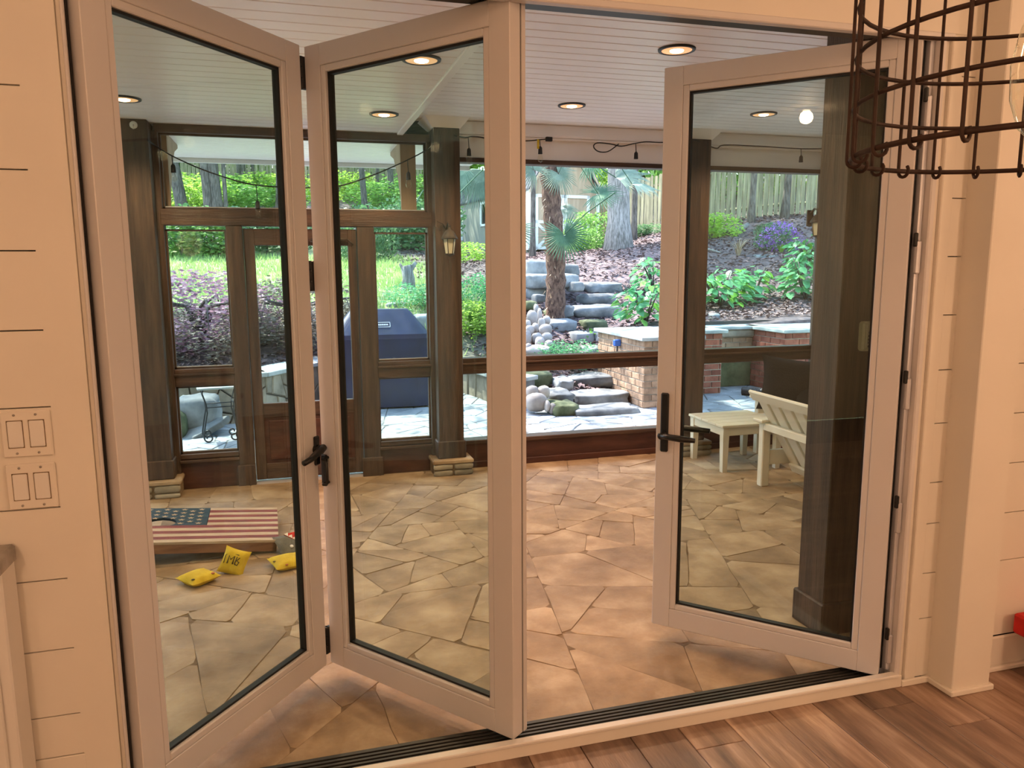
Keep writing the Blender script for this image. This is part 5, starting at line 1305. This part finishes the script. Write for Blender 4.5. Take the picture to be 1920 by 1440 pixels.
low_plant('ground_cover', 'plant', 900, 650, 10.4, .8, .45, 'bush_bright', 'light green ground cover below the day lilies', 2)
low_plant('ground_cover', 'plant', 905, 600, 11.4, .8, .45, 'bush_ground', 'green ground cover edging the lawn by the shed view', 2)
low_plant('ground_cover', 'plant', 795, 575, 11.3, .9, .35, 'bush_ground', 'low green planting beside the grill', 2)
low_plant('ground_cover', 'plant', 880, 480, 19, 1.2, .5, 'bush_bright', 'sunlit leafy clump at the top of the lawn before the shed', 1)
pp = low_plant('purple_shrub', 'flower', 1452, 474, 14.6, 1.0, .55, 'bush_dark', 'purple flowering shrub on the mulch slope', 1)
me_ = leaf_cloud(260, .22, 31, shell=.9).mesh('purple_bloom'); me_.materials.append(M['purple'])
for k in range(7):
    o = bpy.data.objects.new('bloom', me_); COL.objects.link(o); o.parent = pp; a = k * .9; o.location = (.36 * math.cos(a), -.22 + .1 * math.sin(a * 2), .26 + .2 * math.sin(a)); o.scale = (.20, .18, .15); o.rotation_euler = (0, 0, a)
def blades(name, cat, u, v, y, h, n, label, m, spread=.5, w=.014):
    p = aty(u, v, y); z = gz(p.x, y); t = empty(name, (p.x, y, z), label=label, cat=cat); b = B(); rnd = random.Random(u + n)
    for k in range(n):
        a = rnd.uniform(0, 6.3); L = h * rnd.uniform(.7, 1.1); s = spread * rnd.uniform(.3, 1) * h; d = Vector((math.cos(a), math.sin(a), 0)); wv = Vector((-d.y, d.x, 0)) * w; q = []
        for tt, ww in ((0, .8), (.4, 1), (.75, .7), (1, .05)): c = d * s * tt ** 2 + Vector((0, 0, L * (tt - .25 * spread * tt ** 3))) + d * .03; q += [c - wv * ww, c + wv * ww]
        b.add(q, [(2 * i, 2 * i + 1, 2 * i + 3, 2 * i + 2) for i in range(3)])
    tag(obj('blades', b, M[m], t), kind='stuff'); return t
blades('day_lily', 'plant', 886, 622, 10.5, .55, 34, 'clump of strappy day lily leaves by the lantern post', 'leaf_mid', .45, .016)
blades('ornamental_grass', 'plant', 1385, 462, 14.5, .45, 40, 'dry pale grass tuft on the mulch slope', 'dead_leaf', .8, .008)
blades('ornamental_grass', 'plant', 1464, 482, 14.2, .22, 24, 'small green grass tuft below the purple flowers', 'leaf_bright', .8, .012)
fl_ = empty('log', (0, 0, 0), label='pale fallen branch on the mulch below the sunlit fence', cat='branch')
q0, q1 = aty(1355, 408, 17.8), aty(1402, 400, 18.2)
obj('limb', B().tube([(q0.x, q0.y, gz(q0.x, q0.y) + .08), ((q0.x + q1.x) / 2, q0.y, gz(q0.x, q0.y) + .16), (q1.x, q1.y, gz(q1.x, q1.y) + .12)], [.05, .06, .07], 8), M['bark_pale'], fl_)
fl_ = empty('log', (0, 0, 0), label='thin grey stick lying across the mulch', cat='branch')
q0, q1 = aty(1324, 440, 15.5), aty(1352, 454, 14.8)
obj('limb', B().tube([(q0.x, q0.y, gz(q0.x, q0.y) + .05), (q1.x, q1.y, gz(q1.x, q1.y) + .05)], [.03, .02], 8), M['bark_pale'], fl_)
sp = empty('tree_stump', tuple(aty(765, 560, 12.5)), label='weathered stump behind the grill', cat='stump'); sp.location.z = gz(sp.location.x, 12.5)
obj('bark_body', B().tube([(0, 0, -.1), (.02, 0, .25), (-.02, 0, .45)], [.14, .10, .09], 12).tube([(0, 0, .3), (.14, 0, .5)], [.05, .03], 8).tube([(0, 0, .3), (-.12, 0, .48)], [.04, .02], 8), M['bark_pale'], sp)

# ---- fences
def picket_mesh(h, w=.135):
    b = B(); t = .018; pts = [(0, 0), (w, 0), (w, h - .03), (w - .03, h), (.03, h), (0, h - .03)]; n = 6
    b.add([(p[0], 0, p[1]) for p in pts] + [(p[0], t, p[1]) for p in pts], [tuple(range(n)), tuple(range(2 * n - 1, n - 1, -1))] + [((k + 1) % n, k, k + n, (k + 1) % n + n) for k in range(n)])
    me = b.mesh('picket'); me.materials.append(M['fence']); return me
PK = [picket_mesh(1.80), picket_mesh(1.86), picket_mesh(1.83, .12)]
def fence(A, Bp, label, single=True, h=1.83):
    t = empty('fence', (A[0], A[1], gz(*A)), label=label, cat='fence'); o = t.location.copy(); d = Vector((Bp[0] - A[0], Bp[1] - A[1], 0)); L = d.length; d /= L; rz = math.atan2(d.y, d.x); x = 0; mass = B()
    while x < L:
        p = Vector((A[0], A[1], 0)) + d * x; z = gz(p.x, p.y) - .05; me = random.choice(PK)
        if single:
            ob = bpy.data.objects.new('picket', me); COL.objects.link(ob); ob.parent = t; ob.location = p + Vector((0, 0, z)) - o; ob.rotation_euler = (0, random.gauss(0, .012), rz + random.gauss(0, .01))
        else:
            mw = Matrix.Translation(p + Vector((0, 0, z)) - o) @ Matrix.Rotation(rz, 4, 'Z'); mass.add([mw @ v.co for v in me.vertices], [tuple(f.vertices) for f in me.polygons])
        x += .150 + random.uniform(-.004, .02)
    if mass.v: tag(obj('pickets', mass, M['fence'], t), kind='stuff')
    k = 0; x = 0
    nn_ = Vector((-d.y, d.x, 0)) * .05
    while x < L - .5:
        x2 = min(x + 2.4, L); pa = Vector((A[0], A[1], 0)) + d * x + nn_; pb = Vector((A[0], A[1], 0)) + d * x2 + nn_
        za, zb = gz(pa.x, pa.y), gz(pb.x, pb.y)
        for hh in (.35, 1.45):
            v = B().tube([Vector((pa.x, pa.y, za + hh)) - o, Vector((pb.x, pb.y, zb + hh)) - o], .045, 4, smooth=False); obj('fence_rail', v, M['fence'], t)
        obj('fence_post', B().box(-.045, .045, -.045, .045, -.2, 1.75, Matrix.Translation(pa + nn_ * 1.6 + Vector((0, 0, za)) - o)), M['fence'], t)
        x = x2
    return t
fA, fM, fB = aty(1075, 445, 27), aty(1262, 425, 23.6), aty(1330, 402, 20.8)
fC = aty(1560, 404, 20.0); fD = aty(1760, 404, 19.0)
fence((fA.x, fA.y), (fB.x, fB.y), 'grey green picket fence behind the massive trunk')
fence((fB.x, fB.y), (fD.x, fD.y), 'sunlit picket fence above the mulch bank')
l0, l1 = aty(270, 378, 38), aty(860, 378, 38)
fence((l0.x, 38), (l1.x, 39), 'long shaded picket fence behind the woodland trunks', single=False)

# ---- shed
sa, sb_, sc_ = aty(862, 467, 31), aty(990, 482, 24.5), aty(1090, 472, 26.0)
sh = empty('garden_shed', (sb_.x, sb_.y, gz(sb_.x, sb_.y)), label='grey sided garden shed with shingle roof and white trimmed doors', cat='shed')
d1_ = Vector((sa.x - sb_.x, sa.y - sb_.y, 0)); L1 = d1_.length; d1_ /= L1
d2_ = Vector((-d1_.y, d1_.x, 0)); d2_ = d2_ if d2_.x > 0 else -d2_
L2 = max(2.4, (Vector((sc_.x - sb_.x, sc_.y - sb_.y, 0))).dot(d2_)); L1 = L1 + .8
ms = Matrix(((d1_.x, d2_.x, 0, 0), (d1_.y, d2_.y, 0, 0), (0, 0, 1, 0), (0, 0, 0, 1)))      # local x runs along the long side, y across the gable
HW = 1.95
obj('long_wall', B().box(0, L1, 0, .08, 0.12, HW + .1, ms), M['siding'], sh)
gw = B(); gp_ = [(0, .1), (L2, .1), (L2, HW + .1), (L2 * .80, HW + .95), (L2 * .5, HW + 1.35), (L2 * .20, HW + .95), (0, HW + .1)]
n = len(gp_); vs = [ms @ Vector((0, p[0], p[1])) for p in gp_] + [ms @ Vector((.08, p[0], p[1])) for p in gp_]
gw.add(vs, [tuple(range(n)), tuple(range(2 * n - 1, n - 1, -1))] + [(k, (k + 1) % n, (k + 1) % n + n, k + n) for k in range(n)]); obj('gable_wall', gw, M['tan_siding'], sh)
for a, b in (((-.06, HW + .05), (.20 * L2, HW + .98)), ((.20 * L2, HW + .98), (.5 * L2, HW + 1.40)), ((.5 * L2, HW + 1.40), (.80 * L2, HW + .98)), ((.80 * L2, HW + .98), (L2 + .06, HW + .05))):
    vs = [ms @ Vector((x, y, z)) for x in (-.22, L1 + .2) for (y, z) in (a, b, (b[0], b[1] + .06), (a[0], a[1] + .06))]
    obj('roof_slope', B().add(vs, [(0, 1, 2, 3), (7, 6, 5, 4), (0, 4, 5, 1), (1, 5, 6, 2), (2, 6, 7, 3), (3, 7, 4, 0)]), M['shingle'], sh)
    vs = [ms @ Vector((x, y, z)) for x in (-.25, -.22) for (y, z) in (a, b, (b[0], b[1] - .12), (a[0], a[1] - .12))]
    obj('barge_board', B().add(vs, [(0, 1, 2, 3), (7, 6, 5, 4), (0, 4, 5, 1), (1, 5, 6, 2), (2, 6, 7, 3), (3, 7, 4, 0)]), M['tan_siding'], sh)
obj('corner_board', B().box(-.03, .08, -.03, .08, .1, HW + .1, ms), M['trim_white'], sh)
obj('corner_board', B().box(-.03, .08, L2 - .08, L2 + .03, .1, HW + .1, ms), M['trim_white'], sh)
def px_on_long(u):                                   # distance along the long side seen in picture column u
    best = 0
    for k in range(400):
        s = L1 * k / 399; w = Vector((sb_.x, sb_.y, 0)) + d1_ * s; c = RC.transposed() @ (Vector((w.x, w.y, 2.0)) - CAM)
        if 960 + FPX * c.x / -c.z <= u: return s
    return L1
s0, s1 = px_on_long(925), px_on_long(903)
wn = B(); 
for q in ((s0, s1, 1.05, 1.13), (s0, s1, 1.85, 1.93), (s0, s0 + .09, 1.05, 1.93), (s1 - .09, s1, 1.05, 1.93), ((s0 + s1) / 2 - .04, (s0 + s1) / 2 + .04, 1.05, 1.93)): wn.box(q[0], q[1], -.05, .0, q[2], q[3], ms)
wo_ = obj('window', wn, M['trim_white'], sh); obj('pane', B().box(s0 + .05, s1 - .05, -.02, -.005, 1.1, 1.9, ms), M['bulb_glass'], wo_); obj('dark_room_sheet', B().box(s0 + .03, s1 - .03, -.004, -.001, 1.08, 1.92, ms), M['gasket'], wo_)  # black sheet behind the pane stands in for the shed's unlit inside
s0, s1 = px_on_long(868.5), px_on_long(857)
def xdoor(name, mm, a, b, z0, z1):
    o = B(); w = .10
    for q in ((a, b, z0, z0 + w), (a, b, z1 - w, z1), (a, a + w, z0, z1), (b - w, b, z0, z1), (a, b, (z0 + z1) / 2 - .05, (z0 + z1) / 2 + .05)): o.box(q[0], q[1], -.05, 0, q[2], q[3], mm)
    for h0, h1 in ((z0, (z0 + z1) / 2),):
        for (p, q) in (((a, h0), (b, h1)), ((a, h1), (b, h0))):
            d = Vector((q[0] - p[0], 0, q[1] - p[1])); L = d.length; an = math.atan2(d.z, d.x)
            o.box(0, L, -.045, 0, -.045, .045, mm @ Matrix.Translation((p[0], 0, p[1])) @ Matrix.Rotation(-an, 4, 'Y'))
    return obj(name, o, M['trim_white'], sh)
xdoor('side_door', ms, s0, s1, .15, HW - .02)
mg = ms @ Matrix(((0, 1, 0, 0), (1, 0, 0, 0), (0, 0, 1, 0), (0, 0, 0, 1)))
xdoor('barn_door', mg, .25, L2 * .5 - .01, .12, HW - .05); xdoor('barn_door', mg, L2 * .5 + .01, L2 - .35, .12, HW - .05)
lt = B(); 
for k in range(int(L1 / .12)):
    for sgn in (-1, 1): lt.box(-.30, .30, -.006, .006, -.012, .012, ms @ Matrix.Translation((k * .12, 0, -.06)) @ Matrix.Rotation(sgn * R_(45), 4, 'Y'))
obj('lattice', lt, M['siding'], sh)
